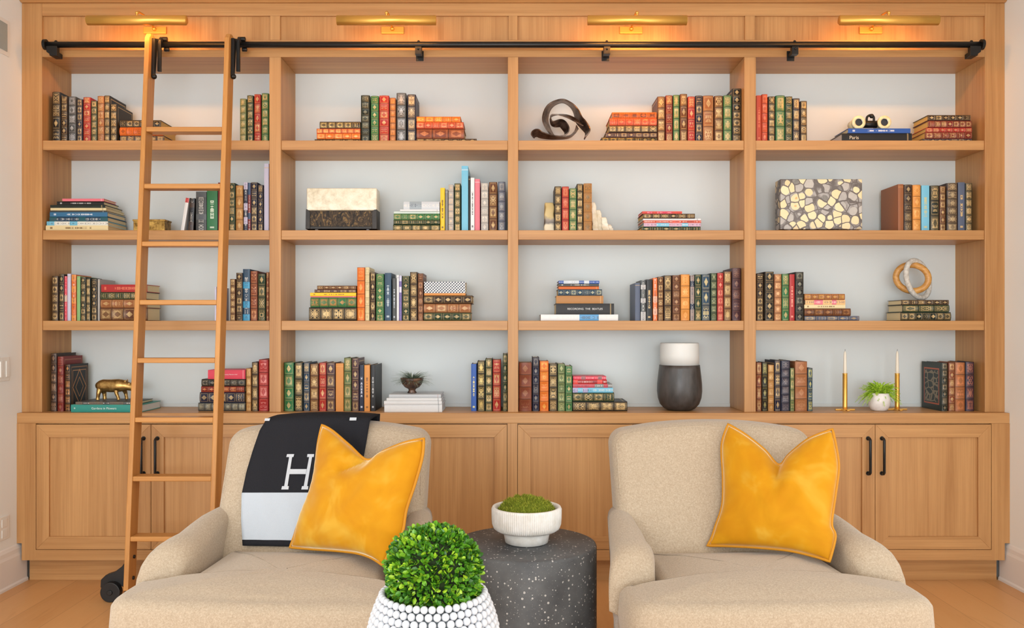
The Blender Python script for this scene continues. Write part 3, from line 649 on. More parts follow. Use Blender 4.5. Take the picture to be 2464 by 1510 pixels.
uprights(3, 3, '', C3, [(1200,1256,235,'bgy',pl_,{'D':.2}),(1262,1320,205,'dgy',ja,{'acc':(190,186,182)}),(1326,1391,195,'blk',ti),(1401,1449,178,'org',ja,{'acc':(236,170,140)}),(1455,1516,165,'brn',g),(1524,1609,150,'dbr',o_,{'n':3}),(1618,1706,148,'brn',g,{'acc':(190,150,110)}),(1712,1811,138,'oga',g,{'n':4,'acc':(244,180,110)}),(1818,1863,150,'nav',ja,{'acc':(150,130,120)}),(1869,1941,140,'dgr',g,{'n':4}),(1946,2039,138,'dtl',g,{'n':3,'acc':(226,206,150)}),(2046,2116,125,'dgr',o_,{'acc':(160,160,120)}),(2120,2188,122,'red',g,{'acc':(230,160,130)}),(2193,2276,105,'brn',o_,{'n':4}),(2286,2382,68,'pur',g,{'D':.2,'acc':(160,120,100)})])
uprights(3, 4, '', C4, [(45,120,255,'dbr',g),(134,229,235,'blk',g,{'n':5}),(234,310,260,'lbr',o_,{'acc':(226,180,130)}),(315,391,258,'grn',g,{'n':4}),(395,449,262,'red',ti,{'acc':(236,160,140)}),(457,545,238,'blk',g,{'acc':(150,146,126)})])
stack(3, 4, 'left', C4, [(552,980,455,518,'lbr',g,{'acc':(216,170,90)}),(560,985,520,571,'pnk',ja,{'acc':(240,190,130)}),(551,985,572,612,'crm',ti),(551,1042,614,693,'brn',g,{'acc':(170,120,70)}),(551,1132,695,738,'bgy',g)])
Z_RING = stack(3, 4, 'right', C4, [(1580,2080,520,573,'dbr',g,{'pages':'cream'}),(1590,2085,576,652,'dgr',g,{'pages':'cream','n':3}),(1572,2102,655,738,'blg',g,{'pages':'cream'})])
# --- countertop
uprights(4, 1, 'left', D1, [(96,160,88,'dbr',g,{'acc':(176,140,110),'D':.2}),(168,232,120,'drd',g,{'acc':(170,120,90),'D':.2}),(248,306,205,'blk',g,{'board':'diamond','D':.19,'acc':(214,150,90),'label':'black book with gilt diamond cover facing the brass hippo'})], off=.045)
Z_HIP = stack(4, 1, 'left', D1, [(360,1010,600,630,'dgy',ja,{'acc':(110,96,80),'D':.2,'label':'dark jacketed book lying directly under the brass hippo'}),(312,1060,630,710,'tel',pl_,{'D':.24,'pages':'white','text':[('Gardens in Flowers',.0165,.47,(220,238,232)),('+',.02,.055,(230,240,236))],'label':'teal garden book lying flat at the left end of the countertop'})], off=.0)
stack(4, 1, 'right', D1, [(1762,2158,248,345,'hpk',pl_,{'D':.16,'label':'crimson pink book topping the dark stack behind the ladder','text':[('Country Flowers A-Z',.0085,.6,(250,226,226))]}),(1695,2158,350,426,'blk',g,{'acc':(150,140,120)}),(1690,2146,430,494,'drd',g,{'acc':(226,150,90)}),(1676,2152,496,606,'nav',g,{'n':5}),(1660,2158,608,696,'dgy',o_,{'acc':(170,160,130)})])
uprights(4, 1, 'right', D1, [(2166,2218,245,'tan',g),(2226,2292,180,'dbr',o_,{'n':4}),(2300,2402,152,'red',g,{'n':4,'acc':(236,160,150)})])
uprights(4, 2, 'left', D2, [(60,158,180,'grn',g,{'n':4}),(168,252,182,'blg',o_,{'n':3}),(260,324,180,'dtl',g),(328,416,195,'brn',o_,{'n':4}),(424,496,182,'red',g,{'n':4}),(500,588,182,'pur',g,{'n':4}),(596,677,190,'oga',pl_,{'acc':(230,170,90)}),(682,758,132,'olv',g,{'n':4}),(764,836,135,'pur',g,{'n':5}),(840,890,205,'nav',ti,{'acc':(210,214,230)}),(893,951,208,'oga',ti,{'acc':(110,70,30)}),(958,1008,205,'blk',ti,{'acc':(200,200,200),'D':.25})])
Z_AIR = stack(4, 2, '', D2, [(1150,1690,528,566,'gwt',pl_,{'D':.2,'pages':'white','acc':(190,150,150)}),(1125,1695,567,598,'wht',pl_,{'D':.21,'pages':'white'}),(1098,1700,599,634,'wht',pl_,{'D':.23,'pages':'white'}),(1102,1702,636,716,'wht',pl_,{'D':.24,'pages':'white'})], off=.0)
uprights(4, 2, 'right', D2, [(2004,2060,195,'blu',ti,{'acc':(226,214,130)}),(2070,2147,165,'blk',o_,{'n':4,'acc':(236,206,130)}),(2152,2224,140,'dgr',o_),(2229,2312,150,'red',g,{'n':4}),(2334,2382,90,'dgr',g,{'D':.2,'n':6})])
uprights(4, 3, '', D3, [(38,172,270,'rbr',g,{'n':4,'acc':(160,110,76)}),(182,252,215,'nav',g,{'acc':(150,140,130)}),(259,352,255,'org',g,{'n':5,'acc':(240,180,90)}),(356,446,285,'blk',o_,{'n':4}),(450,526,285,'olv',g,{'n':5,'acc':(196,196,140)}),(531,603,308,'grn',g,{'n':5})])
stack(4, 3, '', D3, [(612,962,400,437,'hpk',ja,{'acc':(170,110,110),'D':.15}),(612,970,438,481,'red',ja,{'acc':(232,80,70),'D':.15}),(610,1026,484,524,'gry',ja,{'acc':(200,80,90),'D':.18}),(608,1034,526,578,'lbl',ja,{'acc':(176,170,206),'D':.18}),(608,1046,580,674,'dgr',g,{'n':4}),(608,1186,676,778,'blk',o_,{'n':4,'D':.2})])
uprights(4, 4, 'left', D4, [(45,98,270,'rbr',g,{'n':4}),(104,162,272,'blk',g,{'acc':(190,180,110),'n':4}),(169,231,295,'tan',g),(238,300,250,'nav',g,{'n':4}),(304,401,250,'nav',o_,{'acc':(130,120,120)}),(404,445,330,'olv',g,{'n':4}),(454,582,260,'lbr',g,{'n':4,'acc':(190,140,100)}),(588,640,330,'dtl',g,{'n':4,'acc':(216,206,120)})])
uprights(4, 4, 'right', D4, [(2006,2068,275,'blg',g,{'board':'inset','D':.22,'acc':(170,150,120),'label':'dark book showing its red-framed cover at the right end of countertop'}),(2080,2146,275,'rbr',g),(2150,2254,270,'lbr',g,{'n':4,'acc':(220,140,90)}),(2260,2350,265,'nav',o_,{'acc':(170,110,90),'n':4})])

# ================================================================ ornaments on the shelves
def noisy(name, c1, c2, scale, rough=.5, metal=0, bump=0, detail=3, lo=.35, hi=.65, stretch=(1, 1, 1)):
    t = NT(name); n = t.noise(t.mapping(t.co(), stretch), scale, detail, .6)
    if bump: t.bump(n, bump, .003)
    return t.fin(t.ramp(n, [(lo, lin(c1)), (hi, lin(c2))]), rough, metal)
def smoothpath(pts, k=8, closed=False):
    P = [Vector(p) for p in pts]; n = len(P); out = []
    for i in range(n if closed else n-1):
        a, b, c, d = (P[(i-1) % n], P[i], P[(i+1) % n], P[(i+2) % n]) if closed else (P[max(i-1, 0)], P[i], P[i+1], P[min(i+2, n-1)])
        for j in range(k):
            t = j/k
            out.append(.5*((2*b)+(c-a)*t+(2*a-5*b+4*c-d)*t*t+(3*b-a-3*c+d)*t**3))
    if not closed: out.append(P[-1])
    return out
def skin(name, verts, edges, radii, mat_, parent, sub=2):
    me = bpy.data.meshes.new(name); me.from_pydata(verts, edges, []); o = link(bpy.data.objects.new(name, me))
    o.modifiers.new('skin', 'SKIN'); me.materials.append(mat_)
    for sv, r in zip(me.skin_vertices[0].data, radii): sv.radius = r if isinstance(r, tuple) else (r, r)
    me.skin_vertices[0].data[0].use_root = True
    s = o.modifiers.new('sub', 'SUBSURF'); s.levels = sub; s.render_levels = sub
    o.modifiers['skin'].use_smooth_shade = True
    if parent: o.parent = parent
    return o

# twisted bronze ribbon
d = 4.457+.12
def rp(cell, x, y, dd=d): ox, oy, sc = cell; return px(ox+x/sc, oy+y/sc, dd)
bronze = noisy('patinated_bronze', (60, 46, 38), (128, 110, 98), 22, .34, .75, .1)
def zfix(p, row): return Vector((p.x, p.y, max(p.z, SHELF_Z[row]+.004)))
c0 = rp(A3, 400, 590); rt = thing('ribbon_sculpture', 'looping bronze ribbon sculpture at the left of the top shelf, third bay', 'sculpture', (c0.x, c0.y, SHELF_Z[1]))
def ribbon(pts, w, th, parent):
    P = smoothpath(pts, 7); m = MB(); rows = []
    for i, p in enumerate(P):
        t_ = (P[min(i+1, len(P)-1)]-P[max(i-1, 0)]).normalized(); n = Vector((-t_.z, 0, t_.x))
        if n.length < .1: n = Vector((0, 0, 1))
        n.normalize(); tw = R(14+14*math.sin(i*.13)); h = (Vector((0, math.cos(tw), 0))-n*math.sin(tw))*w/2; n = (n*math.cos(tw)+Vector((0, math.sin(tw), 0)))*th/2
        rows.append([p-h-n, p+h-n, p+h+n, p-h+n])
    m.grid(rows, 0, True); m.add([tuple(q) for q in rows[0]], [(0, 1, 2, 3)]); m.add([tuple(q) for q in rows[-1]], [(3, 2, 1, 0)])
    return recalc(obj('ribbon', m, bronze, parent, bevel=.001))
yo = lambda L: [zfix(rp(A3, x, y, d+k), 1) for x, y, k in L]
ribbon(yo([(100,590,.02),(110,560,.02),(150,545,.02),(200,570,.02),(330,594,.02),(490,592,.02),(560,540,.01),(590,480,-.01)]), .06, .006, rt)
ribbon(yo([(330,588,.05),(270,500,.05),(238,400,.05),(265,290,.05),(330,225,.05),(430,196,.05),(520,240,.04),(575,310,.03),(610,400,.01),(650,450,-.01),(700,520,-.03),(690,575,-.03),(670,602,-.03)]), .07, .007, rt)
ribbon(yo([(660,470,-.02),(590,420,-.03),(510,375,-.04),(420,350,-.04),(330,350,-.04),(295,375,-.04),(305,430,-.03),(340,448,-.02),(410,440,.0),(455,480,.01),(475,530,.02),(450,575,.02),(400,592,.02)]), .065, .006, rt)

# opera glasses
c0 = px(2098, 290, 4.457+.13); bz = Z_BINO
cream = noisy('ivory_enamel', (226, 208, 160), (240, 226, 184), 60, .35)
glass = NT('dark_lens'); glass = glass.fin((.02, .022, .03), .05, 0, .8)
chrome = plain('polished_nickel', (180, 180, 176), .2, .9)
bn = thing('opera_glasses', 'cream and black opera glasses standing on the blue book', 'binoculars', (c0.x, c0.y, bz))
X1, X2 = (1810+1130/4.4-CXP)*4.52/F, (1810+1402/4.4-CXP)*4.52/F; rb = .0345; yf = CAMY+4.52; zc = bz+rb+.001
for x in (X1, X2):
    m = MB()
    for r0, r1, ya, yb in ((.020, rb, yf, yf), (rb, rb, yf, yf+.012), (rb, rb-.006, yf+.012, yf+.03), (rb-.006, rb-.008, yf+.03, yf+.085), (rb-.008, .02, yf+.085, yf+.09)): 
        rows = [[(x+r*math.cos(2*math.pi*k/32), y, zc+r*math.sin(2*math.pi*k/32)) for k in range(32)] for r, y in ((r0, ya), (r1, yb))]
        m.grid(rows, 0, True)
    obj('barrel', m, cream, bn, smooth=True, solid=.002)
    obj('lens', MB().tube([(x, yf+.008, zc), (x, yf+.012, zc)], .0205, 28), glass, bn)
    obj('lens_ring', MB().tube([(x+.0205*math.cos(k*math.pi/12), yf+.004, zc+.0205*math.sin(k*math.pi/12)) for k in range(24)], .0025, 8, closed=True), chrome, bn, smooth=True)
m = MB(); m.tube([(X1+rb-.004, yf+.03, zc-.004), (X2-rb+.004, yf+.03, zc-.004)], .019, 20); obj('bridge', m, BLACK, bn, smooth=True)
xm = (X1+X2)/2
m = MB(); m.tube(smoothpath([(xm-.015, yf+.03, zc+.012), (xm-.012, yf+.03, zc+.035), (xm+.006, yf+.03, zc+.045), (xm+.022, yf+.03, zc+.036), (xm+.024, yf+.03, zc+.014)], 5), .0062, 10); m.sphere((xm+.012, yf+.03, zc+.04), .012, 12, 8)
obj('focus_knob', m, BLACK, bn, smooth=True)

def box_on_feet(name, label, cell, x0, x1, y0, y1, row, dpt, off):
    ox, oy, sc = cell; dd = 4.457+off
    a = (ox+x0/sc-CXP)*dd/F; b = (ox+x1/sc-CXP)*dd/F; zt_ = CAMZ-(oy+y0/sc-HYP)*dd/F; zb = SHELF_Z[row]+.0003
    return a, b, zt_, zb, off, off+dpt
acr = NT('clear_acrylic'); acr.b.inputs['Transmission Weight'].default_value = .95; acr = acr.fin((.95, .97, 1), .05)
def feet(t_, a, b, y0, y1, zb, h=.012):
    for x in (a+.05, b-.05):
        for y in (y0+.02, y1-.02): obj('foot', MB().box(x-.008, x+.008, y-.008, y+.008, zb, zb+h), acr, t_, bevel=.001)
# two-tone shell box
a, b, zt_, zb, y0, y1 = box_on_feet('', '', B2, 84, 884, 342, 800, 2, .11, .06)
sb = thing('shell_box', 'ivory and dark shell box with a pale upper half on clear feet', 'decorative box', ((a+b)/2, y0, zb))
feet(sb, a, b, y0, y1, zb)
t = NT('ivory_shell'); n = t.noise(t.co(), 30, 5, .7, .4); n2 = t.noise(t.co(), 9, 2); t.bump(n, .15, .002)
ivory = t.fin(t.ramp(t.ma('ADD', t.ma('MULTIPLY', n, .7), t.ma('MULTIPLY', n2, .3)), [(.35, lin((196, 182, 152))), (.5, lin((222, 212, 186))), (.68, lin((240, 234, 216)))]), .3, 0, .6)
t = NT('tiger_shell'); n = t.noise(t.mapping(t.co(), (1, 1, .7)), 26, 5, .75, 2.6); darkshell = t.fin(t.ramp(n, [(.42, lin((30, 27, 25))), (.50, lin((74, 58, 40))), (.56, lin((44, 42, 40))), (.60, lin((150, 118, 70))), (.66, lin((50, 46, 44)))]), .55, 0, .25)
zh = zb+.012; hh = zt_-zh; zm = zh+hh*.455
m = roundbox((b-a)/2, .055, (zt_-zm)/2, .006, (6, 2, 4), 3); m.v = [(x*(1+.0*z)+(a+b)/2, y+(y0+y1)/2, z+(zt_+zm)/2) for x, y, z in m.v]
obj('lid', m, ivory, sb, smooth=True)
m = MB(); fr = .020
m.box(a-.002, b-.004, y0+.006, y1-.002, zh, zm-.001)
obj('inlay_panel', m, darkshell, sb)
fm = noisy('dark_horn', (26, 22, 20), (42, 35, 29), 40, .5)
m = MB(); m.prism([(a-.006, zh), (a+.018, zh), (a+.018, zm-.006), (a+.004, zm+.006), (a-.004, zm+.006)], y0, y1); m.prism([(b-.026, zh), (b+.0, zh), (b+.0, zm+.006), (b-.012, zm+.006), (b-.026, zm-.006)], y0, y1)
m.box(a+.018, b-.026, y0, y1, zh, zh+.014)
obj('dark_frame', m, fm, sb, bevel=.002)

# petrified wood slab
a, b, zt_, zb, y0, y1 = box_on_feet('', '', B4, 298, 1165, 90, 600, 2, .09, .06)
ps = thing('agate_box', 'rectangular box clad in cream and grey stone slices on clear feet', 'decorative box', ((a+b)/2, y0, zb))
feet(ps, a, b, y0, y1, zb, .01)
t = NT('stone_slices'); v = t.co()
dn = t.n('ShaderNodeTexNoise'); t.put(dn.inputs['Vector'], v); dn.inputs['Scale'].default_value = 14
vv = t.n('ShaderNodeVectorMath', operation='MULTIPLY_ADD'); t.put(vv.inputs[0], dn.outputs['Color']); vv.inputs[1].default_value = (.022, .022, .022); t.put(vv.inputs[2], v)
def vor(scale, feat='F1'):
    o = t.n('ShaderNodeTexVoronoi', feature=feat); t.put(o.inputs['Vector'], vv.outputs[0]); o.inputs['Scale'].default_value = scale; return o
v1, ve = vor(21), vor(21, 'DISTANCE_TO_EDGE')
sepc = t.n('ShaderNodeSeparateColor'); t.put(sepc.inputs[0], v1.outputs['Color'])
pick = sepc.outputs[0]
cc = t.ramp(pick, [(.0, lin((158, 152, 150))), (.27, lin((178, 172, 166))), (.29, lin((232, 206, 150))), (.7, lin((240, 220, 170))), (.93, lin((222, 196, 140))), (.95, lin((92, 86, 84)))])
cc = t.mix(t.ma('MULTIPLY', t.ma('LESS_THAN', v1.outputs['Distance'], .2), t.ma('GREATER_THAN', pick, .8)), cc, rgba((220, 160, 70)))
cc = t.mix(t.ma('MULTIPLY', t.noise(v, 90, 3), .3), cc, rgba((240, 232, 214)))
bgc = t.ramp(t.noise(v, 16, 3), [(.40, lin((92, 82, 76))), (.52, lin((134, 126, 120))), (.60, lin((168, 162, 158)))])
cc = t.mix(t.ma('GREATER_THAN', v1.outputs['Distance'], t.ma('ADD', .44, t.ma('MULTIPLY', sepc.outputs[1], .22))), cc, bgc)
cc = t.mix(t.ma('LESS_THAN', ve.outputs['Distance'], .05), cc, rgba((96, 86, 80)))
t.bump(ve.outputs['Distance'], .2, .002)
stone = t.fin(cc, .25, 0, .6)
obj('stone_body', roundbox((b-a)/2, .045, (zt_-zb-.01)/2, .004, (2, 1, 2), 2, lambda x, y, z: Vector((x*(b-a)/2+(a+b)/2, y*.045+(y0+y1)/2, z*(zt_-zb-.01)/2+(zt_+zb+.01)/2))), stone, ps)

# bookends
white_rock = noisy('pale_fossil_stone', (206, 192, 162), (236, 230, 214), 18, .55, 0, .5, 5)
pa, pb = (1270+188/4.649-CXP)*4.55/F, (1270+296/4.649-CXP)*4.55/F; zb = SHELF_Z[2]+.0003
be = thing('stone_bookend', 'tan and grey stone bookend at the left of the five books', 'bookend', ((pa+pb)/2, .11, zb), group='stone bookends holding the five books')
t = NT('banded_stone'); sp = t.n('ShaderNodeSeparateXYZ'); t.put(sp.inputs[0], t.co()); h = t.ma('ADD', sp.outputs[2], t.ma('MULTIPLY', t.noise(t.co(), 25, 3), .05))
banded = t.fin(t.ramp(t.ma('MULTIPLY', t.ma('SUBTRACT', h, zb), 6.5), [(.0, lin((240, 228, 200))), (.38, lin((226, 214, 186))), (.46, lin((110, 102, 98))), (.60, lin((150, 140, 128))), (.68, lin((206, 184, 130))), (1, lin((196, 170, 112)))]), .5)
z1 = CAMZ-(410+362/4.649-HYP)*4.55/F
m = roundbox((pb-pa)/2, .035, (z1-zb)/2, .008, (4, 3, 8), 3, lambda x, y, z: Vector(((pa+pb)/2+x*(pb-pa)/2*(1-.08*z)+.003*math.sin(z*7+y*3), .11+y*.035+.003*math.sin(z*9), (z1+zb)/2+z*(z1-zb)/2)))
obj('stone_block', m, banded, be, smooth=True)
pa = (1270+722/4.649-CXP)*4.55/F
be2 = thing('stone_bookend', 'jagged white stone bookend sloping down at the right of the five books', 'bookend', (pa+.06, .11, zb), group='stone bookends holding the five books')
for k, (w0, w1, hh, yy) in enumerate(((0, .034, .158, .0), (.022, .064, .118, .012), (.052, .092, .078, -.004), (.082, .118, .040, .008))):
    m = roundbox((w1-w0)/2, .032, hh/2, .006, (3, 3, 8), 3, lambda x, y, z, w0=w0, w1=w1, hh=hh, yy=yy, k=k: Vector((pa+(w0+w1)/2+x*(w1-w0)/2*(1-.32*(z+1)/2)-(.012*(z+1)/2)+.002*math.sin(z*11+k), .11+yy+y*.032*(1-.3*(z+1)/2)+.003*math.sin(9*z+k*2), zb+hh*(z+1)/2)))
    obj('stone_shard', m, white_rock, be2, smooth=True)

# small brass box behind the ladder
pa, pb = (100+972/4.4-CXP)*4.55/F, (100+1312/4.4-CXP)*4.55/F; zb = SHELF_Z[2]+.0003; z1 = CAMZ-(380+650/4.4-HYP)*4.55/F
bb = thing('brass_box', 'small aged brass box on the second shelf behind the ladder', 'box', ((pa+pb)/2, .12, zb))
aged = noisy('aged_brass', (110, 80, 30), (196, 158, 84), 40, .4, .7, .1)
obj('box_body', roundbox((pb-pa)/2, .045, (z1-zb-.006)/2, .003, (3, 2, 2), 2, lambda x, y, z: Vector(((pa+pb)/2+x*((pb-pa)/2-.002), .13+y*.043, (zb+z1-.006)/2+z*(z1-zb-.006)/2))), aged, bb)
obj('lid', MB().box(pa-.001, pb+.001, .084, .176, z1-.010, z1), aged, bb, bevel=.002)

# interlocked rings
tanwood = NT('turned_wood'); n = tanwood.noise(tanwood.mapping(tanwood.co(), (40, 40, 90)), 1, 3); tanwood = tanwood.fin(tanwood.ramp(n, [(.3, lin((186, 128, 58))), (.7, lin((220, 166, 92)))]), .4)
greyw = noisy('whitewashed_wood', (186, 180, 170), (222, 217, 208), 70, .6)
dd = 4.457+.13; ks = thing('ring_sculpture', 'interlocked tan and grey wooden rings resting on three gilt books', 'sculpture', (px(2200, 700, dd).x, .13, Z_RING))
def ring(cx, cy, rx, rz, minor, tilt, yaw, mt):
    c = px(1810+cx/4.4, 600+cy/4.4, dd); s = dd/F/4.4; P = []
    for k in range(48):
        a = 2*math.pi*k/48; x, z = rx*s*math.cos(a), rz*s*math.sin(a)
        q = Vector((x, 0, z)); q = Matrix.Rotation(R(yaw), 3, 'Z') @ (Matrix.Rotation(R(tilt), 3, 'Y') @ q)
        P.append(c+q)
    return P, minor*s
P, r = ring(1692, 300, 158, 136, 33, 20, -28, tanwood); zmin = min(p.z for p in P)-r
P2, r2 = ring(1752, 285, 150, 212, 27, -32, 24, greyw); zmin2 = min(p.z for p in P2)-r2
dz1 = max(0, Z_RING-zmin); dz2 = Z_RING-zmin2
P = [p+Vector((0, 0, dz1 if zmin < Z_RING else 0)) for p in P]; P2 = [p+Vector((0, 0, dz2)) for p in P2]
obj('tan_ring', MB().tube(P, r, 16, closed=True), tanwood, ks, smooth=True)
obj('grey_ring', MB().tube(P2, r2, 14, closed=True), greyw, ks, smooth=True)

# brass hippo
hz = Z_HIP; s = 4.6/F/10.267; dd = 4.457+.10
def hp(x, y, dy=0):
    p = px(160+x/10.267, 900+y/10.267, dd); return Vector((p.x, p.y+dy, p.z))
oz = hz-hp(800, 700).z+.002
hb = thing('hippo_figurine', 'brass hippo figurine walking right on the flat garden books', 'figurine', (hp(1150, 700).x, hp(0, 0).y, hz))
def H(x, y, dy=0): q = hp(x, y, dy); return Vector((q.x, q.y, q.z+oz))
brassy = noisy('antique_brass', (132, 98, 50), (200, 164, 100), 30, .34, .8, .05)
u = dd/F/10.267
m = MB()
st_ = [(728,330,24),(745,333,62),(775,338,95),(820,345,128),(900,346,153),(1000,352,157),(1100,356,160),(1200,352,163),(1300,346,160),(1380,346,148),(1450,350,126),(1520,364,106),(1600,385,96),(1680,402,94),(1740,408,92),(1785,410,70),(1805,410,30)]
m.tube([H(a_, b_) for a_, b_, c_ in st_], [c_*u for a_, b_, c_ in st_], 24)
for sgn, L1, L2 in ((-1, [(850,440,74),(832,540,52),(822,610,44),(815,660,44),(815,699,50)], [(1255,430,66),(1275,540,44),(1305,610,38),(1325,665,38),(1330,699,44)]), (1, [(880,440,74),(895,550,52),(900,630,44),(905,699,50)], [(1400,440,66),(1425,550,44),(1440,630,38),(1450,699,44)])):
    for L_ in (L1, L2): m.tube([H(a_, b_, sgn*.019*(1 if k_ else .6)) for k_, (a_, b_, c_) in enumerate(L_)], [c_*u for a_, b_, c_ in L_], 16)
    m.sphere(H(1478, 232, sgn*.013), 36*u, 12, 8, 0, (.6, .5, 1)); m.sphere(H(1575, 296, sgn*.012), 26*u, 12, 8); m.sphere(H(1740, 330, sgn*.010), 26*u, 12, 8)
m.tube([H(752, 290), H(722, 340), H(728, 410)], [22*u, 17*u, 10*u], 10)
o = obj('hippo_body', m, brassy, hb, smooth=True)
rm = o.modifiers.new('remesh', 'REMESH'); rm.mode = 'VOXEL'; rm.voxel_size = .0016; rm.use_smooth_shade = True
sm = o.modifiers.new('smooth', 'SMOOTH'); sm.factor = .6; sm.iterations = 5

# air plant in a footed bowl
dd = 4.457+.10; c = px(670+1390/4.323, 900, dd); zb = Z_AIR; un = dd/F/4.323
ap = thing('potted_air_plant', 'spiky grey green air plant in a dark footed bowl on white books', 'potted plant', (c.x, c.y, zb))
gl = noisy('mottled_glaze', (52, 40, 38), (120, 86, 64), 30, .25, .2)
zz = lambda y: zb+(535-y)*un
obj('bowl', MB().lathe([(46*un, zb), (50*un, zz(528)), (34*un, zz(508)), (40*un, zz(492)), (75*un, zz(475)), (104*un, zz(440)), (118*un, zz(400)), (122*un, zz(376)), (114*un, zz(378)), (95*un, zz(420)), (20*un, zz(450)), (0, zz(452))], c.x, c.y, 36), gl, ap, smooth=True)
def blades(n, cx, cy, cz, rx, rz, wdt, droop, seed, up=.2, seg=6, r0=.01):
    rnd = random.Random(seed); m = MB()
    for i in range(n):
        a = rnd.uniform(0, 2*math.pi); el = rnd.uniform(up, 1.45); L = rnd.uniform(.55, 1.0)
        pts = []; b0 = Vector((cx+r0*math.cos(a)*rnd.random(), cy+r0*math.sin(a)*rnd.random(), cz))
        for k in range(seg+1):
            f = k/seg; h = f*L*math.cos(el*(1-.25*f)); 
            pts.append(b0+Vector((math.cos(a)*h*rx, math.sin(a)*h*rx, rz*L*(math.sin(el)*f)-droop*L*f*f*(1.3-.5*math.sin(el)))))
        side = Vector((-math.sin(a), math.cos(a), 0))
        rows = [[p-side*wdt*(1-(k/seg)**1.5)*.5, p+side*wdt*(1-(k/seg)**1.5)*.5] for k, p in enumerate(pts)]
        m.grid(rows)
    return m
def leafmat(name, stops, rough=.5):
    t = NT(name); g_ = t.n('ShaderNodeNewGeometry').outputs['Random Per Island']; return t.fin(t.ramp(g_, stops), rough, 0, .35)
airm = leafmat('air_plant_leaf', [(0, lin((66, 84, 70))), (.5, lin((112, 128, 108))), (1, lin((156, 166, 146)))])
obj('foliage', blades(260, c.x, c.y, zz(410), .125, .088, .0050, .035, 5, .10, 8, .020), airm, ap, solid=.0004)

# vase
dd = 4.457+.11; c = px(1240+1738/4.4, 900, dd); un = dd/F/4.4; zb = SHELF_Z[4]+.0003; zz = lambda y: zb+(782-y)*un
va = thing('two_tone_vase', 'tall vase with white ridged neck and charcoal rounded body', 'vase', (c.x, c.y, zb))
dk = NT('charcoal_ceramic'); n = dk.noise(dk.mapping(dk.co(), (14, 14, 5)), 1, 4, .6); dk.bump(dk.noise(dk.mapping(dk.co(), (120, 120, 8)), 1, 2), .15, .001)
dk = dk.fin(dk.ramp(n, [(.35, lin((46, 42, 40))), (.65, lin((82, 78, 76)))]), .38)
obj('vase_body', MB().lathe([(0, zb), (120*un, zb), (165*un, zz(760)), (205*un, zz(715)), (228*un, zz(650)), (236*un, zz(580)), (234*un, zz(500)), (226*un, zz(420)), (216*un, zz(340)), (212*un, zz(304)), (200*un, zz(304))], c.x, c.y, 56), dk, va, smooth=True)
wc = NT('white_ridged_ceramic'); wc.bump(wc.noise(wc.mapping(wc.co(), (160, 160, 6)), 1, 2), .3, .0015); wc = wc.fin(lin((222, 222, 218)), .45)
obj('vase_neck', MB().lathe([(203*un, zz(306)), (204*un, zz(200)), (202*un, zz(90)), (200*un, zz(72)), (192*un, zz(72)), (190*un, zz(120)), (188*un, zz(300))], c.x, c.y, 56), wc, va, smooth=True)

# candlesticks
cwax = plain('ivory_wax', (236, 226, 208), .5)
for k_, (xc, lb, dd, yt) in enumerate(((982, 'brass candlestick with ivory taper standing left of the fern', 4.457+.10, 150), (1535, 'brass candlestick with ivory taper standing right of the fern', 4.457+.12, 150))):
    c = px(1810+xc/4.4, 900, dd); un = dd/F/4.4; zb = SHELF_Z[4]+.0003
    cs = thing('candlestick', lb, 'candlestick', (c.x, c.y, zb), group='brass candlesticks beside the fern')
    top = CAMZ-(810+385/4.4-HYP)*dd/F; tc = CAMZ-(810+yt/4.4-HYP)*dd/F
    obj('stem', MB().lathe([(.0135, zb+.004), (.0125, zb+.02), (.0122, top-.004), (.0135, top), (.0095, top), (.0095, top-.01), (0, top-.01)], c.x, c.y, 24), BRASS, cs, smooth=True)
    obj('base', MB().lathe([(0, zb), (.026*1.0, zb), (.026, zb+.004), (.014, zb+.008), (0, zb+.008)], c.x, c.y, 28), BRASS, cs, smooth=True)
    m = MB(); m.box(c.x-.052, c.x+.052, c.y-.007, c.y+.007, zb, zb+.0075); m.box(c.x-.007, c.x+.007, c.y-.052, c.y+.052, zb, zb+.0075)
    obj('cross_foot', m, BRASS, cs, bevel=.002)
    m = MB(); m.lathe([(.0092, top-.012), (.009, top+.02), (.0062, tc-.012), (.003, tc-.002), (0, tc)], c.x, c.y, 18); obj('candle', m, cwax, cs, smooth=True)
    obj('wick', MB().tube([(c.x, c.y, tc-.002), (c.x+.001, c.y, tc+.010)], .0008, 6), BLACK, cs)

